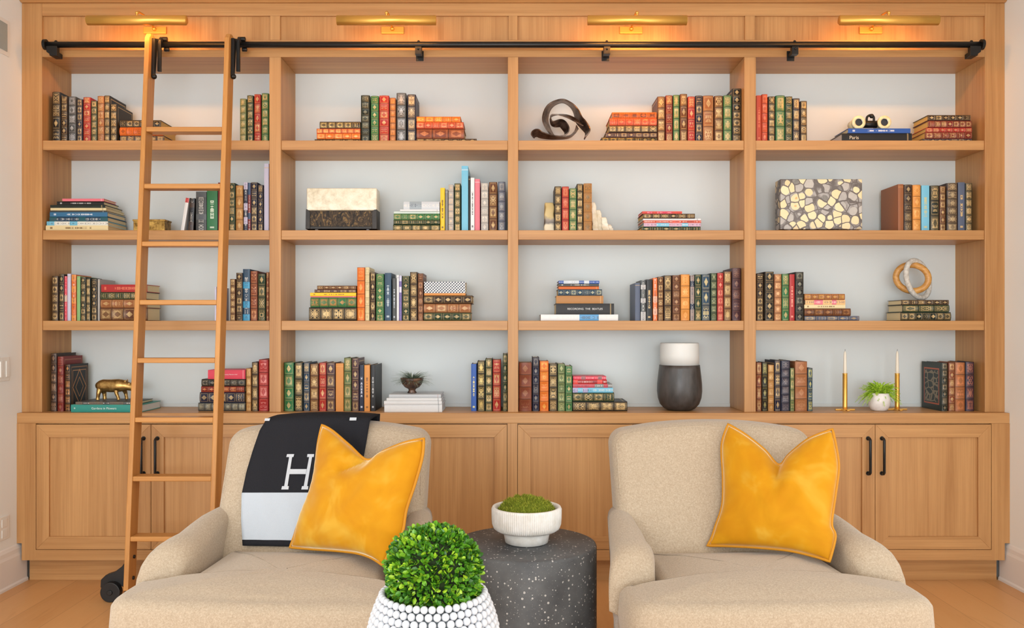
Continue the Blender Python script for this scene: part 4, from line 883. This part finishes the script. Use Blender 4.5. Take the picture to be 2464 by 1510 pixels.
# fern
dd = 4.457+.07; c = px(1810+1345/4.4, 900, dd); un = dd/F/4.4; zb = SHELF_Z[4]+.0003; zz = lambda y: zb+(785-y)*un
fe = thing('potted_fern', 'bright green feathery fern in a small round white pot', 'potted plant', (c.x, c.y, zb))
obj('pot', MB().lathe([(0, zb), (62*un, zb), (88*un, zz(765)), (108*un, zz(715)), (110*un, zz(660)), (98*un, zz(605)), (92*un, zz(595)), (84*un, zz(600)), (80*un, zz(625)), (0, zz(625))], c.x, c.y, 36), noisy('white_glaze', (222, 216, 212), (236, 232, 228), 30, .4), fe, smooth=True)
rnd = random.Random(11); m = MB()
for i in range(150):
    a = rnd.uniform(0, 2*math.pi); el = rnd.uniform(.15, 1.4); L = rnd.uniform(.6, 1.0); P = []
    for k in range(9):
        f = k/8; h = f*L*math.cos(el*(1-.3*f))
        P.append(Vector((c.x+math.cos(a)*(h*.125+.006), c.y+math.sin(a)*(h*.062+.006), zz(612)+.088*L*math.sin(el)*f+.02*f-.085*L*f*f*(1.35-math.sin(el)*.95))))
    m.tube(P, .0007, 4)
    for k in range(1, 9):
        for q in range(2):
            p = P[k-1].lerp(P[k], .5*q); tdir = (P[k]-P[k-1]).normalized(); sd = tdir.cross(Vector((0, 0, 1))); sd = sd.normalized() if sd.length > .01 else Vector((1, 0, 0))
            for s_ in (-1, 1):
                ln = .016*(1-.55*k/8); e_ = p+(sd*s_+tdir*.8+Vector((0, 0, rnd.uniform(-.5, .3)))).normalized()*ln; nrm = Vector((0, 0, .0019)) + tdir*.0012
                m.add([p, p.lerp(e_, .5)+nrm, e_, p.lerp(e_, .5)-nrm], [(0, 1, 2, 3)])
obj('foliage', m, leafmat('fern_green', [(0, lin((128, 172, 30))), (.5, lin((164, 206, 48))), (1, lin((200, 226, 84)))]), fe, solid=.0005)

# ================================================================ armchairs
t = NT('beige_linen'); v = t.co()
wa = t.noise(t.mapping(v, (900, 900, 260)), 1, 2, .6); wb = t.noise(t.mapping(v, (260, 260, 900)), 1, 2, .6); big = t.noise(v, 170, 3, .75)
wv = t.ma('ADD', t.ma('MULTIPLY', wa, .5), t.ma('MULTIPLY', wb, .5))
f = t.ma('ADD', t.ma('MULTIPLY', wv, .6), t.ma('MULTIPLY', big, .4))
lc = t.ramp(f, [(.34, lin((150, 132, 110))), (.5, lin((174, 156, 133))), (.66, lin((197, 180, 159)))])
t.bump(wv, .25, .0012)
LINEN = t.fin(lc, .9, 0, .15, .25)
DARKW = plain('dark_wood_leg', (58, 38, 26), .4)
def yb(s, z): return .19 + .425*(z-.53) - .016*(1-s*s)
HW, THK, ZB0 = .388, .165, .14
def ztop(s): return .964 - .042*abs(s)**2.2
class Chair:
    def __init__(c, label, x, y, rz):
        c.o = (x, y); c.rz = rz
        c.root = thing('armchair', label, 'armchair', (x, y, 0), rz, 'beige linen armchairs')
        c.M = Matrix.Translation((x, y, 0)) @ Matrix.Rotation(rz, 4, 'Z'); c.I = c.M.inverted()
    def hit(c, x, y, fn, d0=2.3, d1=4.0):
        g_ = lambda d: fn(c.I @ px(x, y, d))
        a, b = d0, d1
        for _ in range(50):
            m_ = (a+b)/2
            if g_(m_) > 0: b = m_
            else: a = m_
        return c.I @ px(x, y, (a+b)/2)
    def onback(c, x, y, off=.0):
        return c.hit(x, y, lambda p: p.y - (yb(max(-1, min(1, p.x/HW)), p.z) - off))
def soft(n, amp, p): return amp*(math.sin(p[0]*17+n)*math.sin(p[1]*13+n*2)*math.sin(p[2]*15+n*3))
def armchair(label, x, y, rz, seed):
    c = Chair(label, x, y, rz); root = c.root
    def bw(a, b, h):
        s = a; z = ZB0 + (h+1)/2*(ztop(s)-ZB0)
        taper = 1 if z > .62 else 1-.12*(1-(z-ZB0)/.48)
        return Vector((s*HW*taper, yb(s, z)+(b+1)/2*THK + soft(seed, .003, (s, h, b)), z))
    m = roundbox(HW, THK/2, .41, .052, (14, 2, 14), 5, bw)
    obj('backrest', m, LINEN, root, smooth=True, local=True)
    # boxing seam following the rounded front edge of the back
    hx, hy, hz, rr_ = HW, THK/2, .41, .052; k45 = math.cos(R(45)); pth = []
    for z in [.18, .24, .30, .34]: pth.append((-(hx-rr_+rr_*k45), z))
    for q in range(0, 91, 15): pth.append((-(hx-rr_)-rr_*k45*math.cos(R(q)), hz-rr_+rr_*k45*math.sin(R(q))))
    for q in range(1, 20): pth.append((-(hx-rr_)+2*(hx-rr_)*q/20, hz-rr_+rr_*k45))
    for q in range(90, -1, -15): pth.append(((hx-rr_)+rr_*k45*math.cos(R(q)), hz-rr_+rr_*k45*math.sin(R(q))))
    for z in [.34, .30, .24, .18]: pth.append((hx-rr_+rr_*k45, z))
    P = [bw(a/hx, (-hy+rr_-rr_*k45)/hy, b/hz) for a, b in pth]
    obj('back_seam', MB().tube(smoothpath(P, 2), .0026, 6), LINEN, root, smooth=True, local=True)
    # T-shaped seat cushion
    out = [(.322, .20), (.322, .02), (.324, -.138), (.34, -.163), (.450, -.168), (.468, -.183), (.472, -.22), (.470, -.34), (.459, -.385), (.425, -.415), (.22, -.432), (0, -.436)]
    out = out + [(-a, b) for a, b in reversed(out[:-1])]
    dense = []
    for i in range(len(out)-1):
        a, b = Vector(out[i]), Vector(out[i+1]); k = max(2, int((b-a).length/.025))
        dense += [a.lerp(b, j/k) for j in range(k)]
    a, b = Vector(out[-1]), Vector(out[0]); dense += [a.lerp(b, j/24) for j in range(24)]
    for _ in range(3): dense = [(dense[i-1]+dense[i]*2+dense[(i+1) % len(dense)])/4 for i in range(len(dense))]
    nrm = []
    for i in range(len(dense)):
        t_ = (dense[(i+1) % len(dense)]-dense[i-1]).normalized(); nn = Vector((t_.y, -t_.x))
        if nn.dot(dense[i]-Vector((0, -.2))) < 0: nn = -nn
        nrm.append(nn)
    cen = Vector((0, -.18)); zt0, zb0 = .520, .345; rows = []
    r = .05
    for ang in (-85, -60, -30, 0, 25, 45, 65, 80): 
        rows.append([(p.x-n_.x*r*(1-math.cos(R(ang))), p.y-n_.y*r*(1-math.cos(R(ang))), (zt0-r if ang > 0 else zb0+r)+r*math.sin(R(ang)) if ang != 0 else (zt0+zb0)/2) for p, n_ in zip(dense, nrm)])
    base = [Vector((p.x-n_.x*r, p.y-n_.y*r)) for p, n_ in zip(dense, nrm)]
    for q in (1, .93, .85, .75, .62, .48, .33, .18, .06):
        rows.append([(cen.x+(p.x-cen.x)*q, cen.y+(p.y-cen.y)*q, zt0+.034*(1-q**2.4)+soft(seed+1, .003, (q, p.x, p.y))) for p in base])
    m = MB(); m.grid(rows, 0, True); n = len(dense); m.f.append(tuple(len(m.v)-n+i for i in range(n))); m.m.append(0)
    m.f.append(tuple(reversed(range(n)))); m.m.append(0)
    recalc(obj('seat_cushion', m, LINEN, root, smooth=True, local=True))
    # arms: rolled, falling toward the front and flaring outward
    for sg in (-1, 1):
        st = []
        prof = [(.34, .655, .08), (.26, .655, .09), (.18, .650, .10), (.10, .640, .115), (.03, .625, .13), (-.03, .622, .140), (-.075, .615, .146), (-.108, .603, .148), (-.132, .582, .148), (-.150, .547, .146), (-.160, .49, .142)]
        rows = []
        for yy, zt_, wd in prof:
            f_ = (yy-(-.142))/(.482); outer = .487-.078*max(0, f_)**.75; inner = outer-wd; cx = (outer+inner)/2; hw = wd/2
            row = []; nn = 14; rr = min(hw, .06)
            pts = [(outer-.040, .10), (outer-.030, .28), (outer-.010, .42), (outer+.002, zt_-rr*1.1)]
            for k in range(nn+1):
                a = math.pi*k/nn; pts.append((cx+hw*math.cos(a), zt_-rr*.9+rr*.9*math.sin(a)))
            pts += [(inner, .42), (inner, .25), (inner, .10)]
            row = [(sg*px_+soft(seed+2, .0025, (px_*2, yy*3, pz)), yy, pz) for px_, pz in pts]
            rows.append(row)
        m = MB(); m.grid(rows, 0, True)
        nn = len(rows[0]); m.f.append(tuple(range(nn))); m.m.append(0)
        # bulging front cap
        last = rows[-1]; cx = sum(p[0] for p in last)/nn; cz = .33
        r2 = [(cx+(p[0]-cx)*.8, -.164, cz+(p[2]-cz)*.94) for p in last]; r3 = [(cx+(p[0]-cx)*.35, -.168, cz+(p[2]-cz)*.7) for p in last]
        m2 = MB(); b0 = len(m.v)-nn; m.v += r2+r3
        for lay in range(2):
            for k in range(nn): m.f.append((b0+lay*nn+k, b0+lay*nn+(k+1) % nn, b0+(lay+1)*nn+(k+1) % nn, b0+(lay+1)*nn+k)); m.m.append(0)
        m.f.append(tuple(b0+2*nn+k for k in range(nn))); m.m.append(0)
        recalc(obj('arm', m, LINEN, root, smooth=True, local=True))
    obj('seat_base', roundbox(.42, .28, .12, .02, (4, 3, 2), 2, lambda a, b, h: Vector((a*.415, -.09+b*.29, .22+h*.12))), LINEN, root, smooth=True, local=True)
    for sx in (-1, 1):
        for sy in (-.33, .30):
            m = MB(); m.lathe([(.016, 0), (.019, .01), (.026, .1)], sx*.37, sy, 16); obj('leg', m, DARKW, root, smooth=True, local=True)
    return c
CL = armchair('beige linen armchair at left with a dark throw over its back', -.730, -1.557, R(-3.4), 1.3)
CR = armchair('beige linen armchair at right with only a yellow pillow on it', .789, -1.557, R(3.2), 4.1)

# ---------------------------------------------------------------- velvet pillows
t = NT('yellow_velvet'); v = t.co(); n = t.noise(v, 7, 3, .55, .5); n2 = t.noise(v, 500, 2)
lw = t.n('ShaderNodeLayerWeight'); lw.inputs[0].default_value = .35
col = t.ramp(n, [(.36, lin((190, 126, 0))), (.52, lin((197, 136, 6))), (.66, lin((204, 154, 44)))])
t.bump(n2, .1, .001)
t.put(t.b.inputs['Sheen Weight'], 1.0); t.put(t.b.inputs['Sheen Roughness'], .35); t.b.inputs['Sheen Tint'].default_value = (1, .88, .6, 1)
VELVET = t.fin(col, .75, 0, .2)
PIPE = NT('yellow_piping').fin(lin((192, 128, 2)), .7)
def spline2(pts, n):
    P = smoothpath([(a, b, 0) for a, b in pts], 16)
    L = [0]
    for i in range(1, len(P)): L.append(L[-1]+(P[i]-P[i-1]).length)
    out = []; j = 0
    for k in range(n+1):
        s = L[-1]*k/n
        while j < len(L)-2 and L[j+1] < s: j += 1
        f = (s-L[j])/max(1e-9, L[j+1]-L[j]); q = P[j].lerp(P[j+1], f); out.append(Vector((q.x, q.y)))
    return out
def pillow(label, top, right, bottom, left, depth, notch, crease, th, seed, lift=0):
    N = 40; T_, B_, L_, R_ = spline2(top, N), spline2(bottom, N), spline2(left, N), spline2(right, N)
    # top and bottom run left to right, left and right run top to bottom
    def S(i, j):   # i across, j down
        u, v_ = i/N, j/N
        return (1-v_)*T_[i] + v_*B_[i] + (1-u)*L_[j] + u*R_[j] - ((1-u)*(1-v_)*T_[0] + u*(1-v_)*T_[N] + (1-u)*v_*B_[0] + u*v_*B_[N])
    P = [[None]*(N+1) for _ in range(N+1)]
    for j in range(N+1):
        for i in range(N+1):
            q = S(i, j); P[j][i] = px(q.x, q.y, depth(q.x, q.y))
    nrm = (P[N//2][N-4]-P[N//2][4]).cross(P[N-4][N//2]-P[4][N//2]).normalized()
    if nrm.y > 0: nrm = -nrm
    def thick(i, j, side):
        u, v_ = 2*i/N-1, 2*j/N-1
        t_ = th*(max(0, (1-abs(u)**2.4)*(1-abs(v_)**2.4)))**.55
        q = S(i, j)
        if side:
            # karate-chop crease running down from the notch
            (ax, ay), (bx, by) = crease
            tt = max(0, min(1, ((q.x-ax)*(bx-ax)+(q.y-ay)*(by-ay))/((bx-ax)**2+(by-ay)**2)))
            dx = math.hypot(q.x-ax-tt*(bx-ax), q.y-ay-tt*(by-ay))
            t_ *= 1-.5*(1-tt*.8)*math.exp(-(dx/20)**2)-.42*(1-tt)**.6*math.exp(-(dx/6)**2)
            t_ += .005*math.sin(i*.55+seed)*math.sin(j*.4+seed*2)*min(1, 4*(1-max(abs(u), abs(v_))))*.6
            if max(abs(u), abs(v_)) > .8: t_ += .0022*math.sin((j if abs(u) > abs(v_) else i)*1.9+seed)*(1-max(abs(u), abs(v_)))*5
        return t_
    c = P[N][N//2]; root = thing('pillow', label, 'pillow', (c.x, c.y, c.z), group='yellow velvet pillows on the armchairs')
    m = MB()
    m.grid([[P[j][i]+nrm*thick(i, j, 1) for i in range(N+1)] for j in range(N+1)])
    m.grid([[P[j][i]-nrm*thick(i, j, 0)*.55 for i in range(N, -1, -1)] for j in range(N+1)])
    o = obj('pillow_body', m, VELVET, root, smooth=True)
    bm = bmesh.new(); bm.from_mesh(o.data); bmesh.ops.remove_doubles(bm, verts=bm.verts, dist=.0004); bmesh.ops.recalc_face_normals(bm, faces=bm.faces); bm.to_mesh(o.data); bm.free()
    for f_ in o.data.polygons: f_.use_smooth = True
    # flange and piping
    per = [P[0][i] for i in range(N)] + [P[j][N] for j in range(N)] + [P[N][i] for i in range(N, 0, -1)] + [P[j][0] for j in range(N, 0, -1)]
    cen = sum(per, Vector())/len(per)
    obj('piping', MB().tube(per, .0052, 8, closed=True), PIPE, root, smooth=True)
    return root
def dR(x, y): return 3.045-.19*(x-1702)/290 + (1335-y)/315*.20
pillow('yellow velvet pillow with a centred notch, on the right armchair',
       [(1752,1020),(1795,1046),(1840,1082),(1874,1118),(1900,1092),(1945,1056),(2003,1032)],
       [(2003,1032),(2012,1075),(2018,1125),(2010,1190),(2001,1260),(2010,1290),(1996,1350)],
       [(1702,1312),(1760,1313),(1830,1317),(1900,1324),(1960,1338),(1996,1350)],
       [(1752,1020),(1737,1070),(1740,1150),(1738,1215),(1722,1265),(1712,1295),(1702,1312)], dR, None, ((1874,1112),(1872,1168)), .078, 1.0)
def dL(x, y): return 3.015-.22*(x-698)/227 + (1335-y)/315*.20
pillow('yellow velvet pillow with an off-centre notch, on the left armchair beside the throw',
       [(775,1022),(800,1036),(840,1070),(884,1106),(925,1084),(975,1064),(1020,1055)],
       [(1020,1055),(1016,1100),(998,1165),(978,1225),(968,1280),(945,1310),(922,1360)],
       [(698,1316),(750,1320),(810,1324),(860,1330),(895,1342),(922,1360)],
       [(775,1022),(765,1070),(758,1140),(745,1190),(724,1240),(708,1290),(698,1316)], dL, None, ((884,1104),(834,1142)), .078, 2.4)

# ---------------------------------------------------------------- throw blanket
t = NT('knit_throw'); uv, u_, v_ = uvbase(t); kn = t.noise(t.mapping(uv, (160, 190, 1)), 1, 2)
blkc = t.mix(t.ma('MULTIPLY', kn, .3), rgba((30, 30, 33)), rgba((62, 62, 68))); whc = t.mix(t.ma('MULTIPLY', kn, .4), rgba((174, 180, 188)), rgba((202, 208, 214)))
msk = band(t, v_, .045, .395); col = t.mix(msk, blkc, whc); t.bump(kn, .4, .002)
THROW = t.fin(col, .95, 0, .1)
KNITW = NT('knit_letter'); n = KNITW.noise(KNITW.co(), 400, 2); KNITW.bump(n, .4, .002); KNITW = KNITW.fin(lin((186, 189, 194)), .95)
# front: pixel outline of the left and right edges at falling heights, v=0 hem ... v=1 back of chair
Le = [(585,1312),(581,1250),(582,1190),(594,1135),(609,1085),(626,1035),(640,1012)]
Re = [(838,1316),(845,1250),(855,1190),(868,1130),(878,1080),(886,1035),(890,1012)]
ve_ = [0, .2, .385, .5, .62, .78, .86]
NV, NU = 40, 30
def edge(E, v_):
    for k in range(len(ve_)-1):
        if v_ <= ve_[k+1]+1e-9: f_ = (v_-ve_[k])/(ve_[k+1]-ve_[k]); return Vector(E[k]).lerp(Vector(E[k+1]), f_)
    return Vector(E[-1])
off = .014
cl = CL
Pf = []
for j in range(NV+1):
    v_ = .86*j/NV; a, b = edge(Le, v_), edge(Re, v_); row = []
    for i in range(NU+1):
        q = a.lerp(b, i/NU); p = cl.onback(q.x, q.y, off+.002*math.sin(i*.9+j*.2)); row.append((p, v_))
    Pf.append(row)
rows = [[p for p, _ in r_] for r_ in Pf]; vv_ = [r_[0][1] for r_ in Pf]
toprow = rows[-1]
for ang in (35, 65, 90, 115, 150):
    r_ = []
    for p in toprow:
        s = max(-1, min(1, p.x/HW)); zc_ = ztop(s)+off; y0_ = yb(s, zc_)-off; y1_ = y0_+THK+2*off
        f_ = (1-math.cos(R(ang)))/2; zz_ = p.z + (zc_+.010-p.z)*math.sin(R(ang))**.7
        r_.append(Vector((p.x, p.y+(y1_-p.y)*f_, zz_)))
    rows.append(r_); vv_.append(.86+.02*(len(rows)-len(Pf)))
for k in range(1, 9):
    z_ = .94-k*.055
    rows.append([Vector((p.x, yb(max(-1, min(1, p.x/HW)), z_)+THK+off, z_)) for p in toprow]); vv_.append(min(1, .96+.005*k))
m = MB(); m.grid(rows)
fi = 0; nc = NU+1
for j in range(len(rows)-1):
    for i in range(NU):
        m.uv[fi] = [(i/NU, vv_[j]), ((i+1)/NU, vv_[j]), ((i+1)/NU, vv_[j+1]), (i/NU, vv_[j+1])]; fi += 1
th_ = thing('throw_blanket', 'black and white knitted throw with a letter H hanging over the left armchair back', 'throw blanket', (cl.o[0], cl.o[1], .5), cl.rz)
th_.location = (cl.o[0], cl.o[1], 0)
o = obj('throw_body', m, THROW, th_, smooth=True, local=True, solid=.009)
def letter(polys, name='letter'):
    m = MB()
    for poly in polys:   # quads in pixels: subdivided
        A, B, C_, D_ = [Vector(p) for p in poly]; k = 6
        g_ = [[cl.onback(*(A.lerp(B, i/k).lerp(D_.lerp(C_, i/k), j/k)), off+.0075) for i in range(k+1)] for j in range(k+1)]
        m.grid(g_)
    return obj(name, m, KNITW, th_, local=True, solid=.002)
letter([[(691,1092),(708,1092),(706,1099),(689,1099)], [(696,1099),(703,1099),(692,1169),(684,1169)], [(679,1169),(695,1169),(694,1177),(677,1177)],
        [(698,1128),(738,1128),(736,1140),(696,1140)],
        [(740,1092),(756,1092),(755,1099),(739,1099)], [(744,1099),(751,1099),(739,1169),(731,1169)], [(727,1169),(742,1169),(741,1177),(725,1177)]])
letter([[(638,1006),(650,1006),(648,1012),(636,1012)]], 'letter_foot')
letter([[(842,1004),(858,1004),(857,1011),(841,1011)]], 'letter_foot')

# ================================================================ speckled side table, moss bowl
t = NT('dark_terrazzo'); v = t.co(); 
vo = t.n('ShaderNodeTexVoronoi'); t.put(vo.inputs['Vector'], v); vo.inputs['Scale'].default_value = 85
sp = t.n('ShaderNodeSeparateColor'); t.put(sp.inputs[0], vo.outputs['Color'])
chip = t.ma('MULTIPLY', t.ma('LESS_THAN', vo.outputs['Distance'], t.ma('ADD', .08, t.ma('MULTIPLY', sp.outputs[1], .28))), t.ma('GREATER_THAN', sp.outputs[0], .50))
vo2 = t.n('ShaderNodeTexVoronoi'); t.put(vo2.inputs['Vector'], v); vo2.inputs['Scale'].default_value = 230
sp2 = t.n('ShaderNodeSeparateColor'); t.put(sp2.inputs[0], vo2.outputs['Color'])
chip2 = t.ma('MULTIPLY', t.ma('LESS_THAN', vo2.outputs['Distance'], .25), t.ma('GREATER_THAN', sp2.outputs[0], .8))
n = t.noise(v, 5, 4, .6)
base = t.ramp(n, [(.35, lin((68, 70, 73))), (.65, lin((98, 100, 102)))])
col = t.mix(t.ma('MULTIPLY', chip, .75), base, rgba((206, 204, 200))); col = t.mix(t.ma('MULTIPLY', chip2, .35), col, rgba((170, 168, 166)))
TERR = t.fin(col, .5, 0, .35)
tx, ty, tr, tz = .048, 3.17-4.457, .266, .528
st = thing('side_table', 'round dark grey speckled drum side table between the two armchairs', 'side table', (tx, ty, 0))
obj('drum', MB().lathe([(0, 0), (tr-.01, 0), (tr, .008), (tr, tz-.010), (tr-.003, tz-.003), (tr-.010, tz), (0, tz)], tx, ty, 96), TERR, st, smooth=True)
auto(st.children[0], 50)
bx_, by_ = px(1267, 1300, 3.17).x, 3.17-4.457
bo = thing('moss_bowl', 'white fluted pedestal bowl of green moss on the speckled side table', 'bowl', (bx_, by_, tz))
un = 3.17/F; bo_z = tz+.0003
def fl(r, z, k): return r*(1+(-.035 if k % 3 == 0 else .005) if .045 < z-bo_z < .128 and r > .12 else 1)
whit = noisy('white_plaster', (222, 218, 210), (238, 236, 232), 25, .75, 0, .1)
m = MB(); m.lathe([(0, bo_z), (.072, bo_z), (.080, bo_z+.003), (.084, bo_z+.025), (.088, bo_z+.045)], bx_, by_, 60)
obj('foot', m, whit, bo, smooth=True)
m = MB(); m.lathe([(.088, bo_z+.0455), (.112, bo_z+.047), (.122, bo_z+.055), (.128, bo_z+.070), (.1295, bo_z+.09), (.1300, bo_z+.125), (.127, bo_z+.133), (.120, bo_z+.134), (.114, bo_z+.128), (.112, bo_z+.10), (0, bo_z+.095)], bx_, by_, 291, 0, fl)
obj('bowl_body', m, whit, bo, smooth=True)
rnd = random.Random(3)
mossm = leafmat('moss', [(0, lin((92, 104, 18))), (.5, lin((142, 152, 36))), (1, lin((186, 188, 74)))], .9)
m = MB()
def mh(x, y): 
    r_ = math.hypot(x, y)/.108
    return bo_z+.116+.046*max(0, 1-r_**3.2)*(1+.22*math.sin(x*70+1)*math.sin(y*65+.5))+.006*math.sin(x*130)*math.cos(y*120)*(r_<.9)
rows = []
for i in range(0, 15):
    r_ = .111*i/14; rows.append([(bx_+r_*math.cos(2*math.pi*k/48), by_+r_*math.sin(2*math.pi*k/48), mh(r_*math.cos(2*math.pi*k/48), r_*math.sin(2*math.pi*k/48))) for k in range(48)])
m.grid(rows, 0, True)
for i in range(5200):
    r_ = .107*math.sqrt(rnd.random()); a = rnd.uniform(0, 6.283); x, y = r_*math.cos(a), r_*math.sin(a); z = mh(x, y)-.001
    d_ = Vector((x*4+rnd.uniform(-.6, .6), y*4+rnd.uniform(-.6, .6), 1)).normalized()*rnd.uniform(.005, .011); sd = Vector((rnd.uniform(-1, 1), rnd.uniform(-1, 1), 0)).normalized()*.0011
    p = Vector((bx_+x, by_+y, z)); m.add([p-sd, p+sd, p+d_], [(0, 1, 2)])
tag(obj('moss', m, mossm, bo), kind='stuff')

# ================================================================ low table, beaded planter, boxwood ball
pc = px(1043, 1450, 2.05); PX_, PY_ = pc.x, 2.05-4.457
zrim = CAMZ-(1423-HYP)*2.05/F; zbse = .46
ct = thing('coffee_table', 'low round wooden coffee table under the beaded planter', 'coffee table', (PX_, PY_, 0))
obj('table_top', MB().lathe([(0, zbse-.035), (.20, zbse-.035), (.21, zbse-.028), (.21, zbse-.006), (.20, zbse), (0, zbse)], PX_, PY_, 64), W_X, ct, smooth=True); auto(ct.children[0], 40)
for k in range(4):
    a = R(45+90*k); obj('leg', MB().tube([(PX_+.15*math.cos(a), PY_+.15*math.sin(a), 0), (PX_+.13*math.cos(a), PY_+.13*math.sin(a), zbse-.034)], [.014, .02], 14), W_Z, ct, smooth=True)
pl = thing('boxwood_planter', 'round clipped boxwood ball in a white beaded planter, front centre', 'potted plant', (PX_, PY_, zbse))
BEAD = plain('white_bead', (204, 208, 214), .4)
prof_r = lambda h: .112 + .045*math.sin(min(1, h/.16)*math.pi/2)*1.0 if h < .16 else .157
zlow = zbse+.0085
br_ = .0090; m = MB(); hgt = zrim-zbse; nrow = int(hgt/(br_*1.72)); rim_r, max_r, bot_r = .123, .152, .115
def prr(f_):   # f_ 0 bottom .. 1 rim
    return bot_r+(max_r-bot_r)*math.sin(min(1, f_/.5)*math.pi/2) if f_ < .5 else rim_r+(max_r-rim_r)*math.cos((f_-.5)/.5*math.pi/2)
for j in range(nrow+1):
    f_ = j/nrow; r_ = prr(f_); z = zlow+(hgt-.012)*f_; n = int(2*math.pi*rim_r/(br_*2.0)) if f_ > .5 else int(2*math.pi*r_/(br_*2.02))
    for k in range(n):
        a = 2*math.pi*(k+.5*(j % 2))/n+.05*math.sin(j*2.3+k*.7)*(2*math.pi/n)
        m.sphere((PX_+r_*math.cos(a), PY_+r_*math.sin(a), z), br_*(1.02+(r_/rim_r-1)*.55), 10, 7)
tag(obj('beads', m, BEAD, pl, smooth=True), kind='stuff')
obj('liner', MB().lathe([(0, zbse+.001)]+[(prr(k/12)-.007, zbse+.001+(hgt-.01)*k/12) for k in range(13)]+[(rim_r-.02, zrim-.03), (0, zrim-.035)], PX_, PY_, 48), plain('grey_liner', (120, 130, 134), .6), pl, smooth=True)
bz_ = CAMZ-(1357-HYP)*2.05/F; rb_ = 108*2.05/F
t = NT('boxwood_leaf'); g_ = t.n('ShaderNodeNewGeometry').outputs['Random Per Island']
col = t.ramp(g_, [(0, lin((36, 84, 18))), (.4, lin((66, 126, 28))), (.75, lin((104, 164, 34))), (1, lin((168, 204, 48)))])
t.put(t.b.inputs['Transmission Weight'], 0); LEAF = t.fin(col, .38, 0, .5)
rnd = random.Random(21); m = MB()
bc_ = Vector((PX_, PY_, bz_))
for i in range(3600):
    dz = rnd.uniform(-.97, 1); a = rnd.uniform(0, 6.283); rr = math.sqrt(1-dz*dz) if dz > 0 else (1-abs(dz)**5)**(1/5); nv = Vector((rr*math.cos(a), rr*math.sin(a), dz))
    rad = rb_*rnd.uniform(.82, .98)*(1+.03*math.sin(nv.x*9+nv.z*7)*math.sin(nv.y*8)); p = bc_+Vector((nv.x*rad*1.03, nv.y*rad*1.03, nv.z*rad*.84))
    q = (nv*rnd.uniform(.5, 1.1)+Vector((rnd.uniform(-1, 1), rnd.uniform(-1, 1), rnd.uniform(-.6, 1)))*.75).normalized()
    sd = q.cross(Vector((rnd.uniform(-1, 1), rnd.uniform(-1, 1), rnd.uniform(-1, 1)))).normalized(); up = q.cross(sd)
    L = rnd.uniform(.010, .0185); wd = L*.36
    m.add([p, p+q*L*.35+sd*wd+up*.0008, p+q*L*.8+sd*wd*.7+up*.0012, p+q*L, p+q*L*.8-sd*wd*.7+up*.0012, p+q*L*.35-sd*wd+up*.0008, p+q*L*.5-up*.0012],
          [(0, 1, 6), (1, 2, 6), (2, 3, 6), (3, 4, 6), (4, 5, 6), (5, 0, 6)])
obj('foliage', m, LEAF, pl)
m = MB(); m.sphere(bc_, rb_*.86, 32, 20, 0, (1, 1, .85)); obj('inner_core', m, noisy('dark_core', (22, 36, 12), (40, 58, 20), 60, .9), pl, smooth=True)  # solid dark green sphere filling the ball behind the leaves
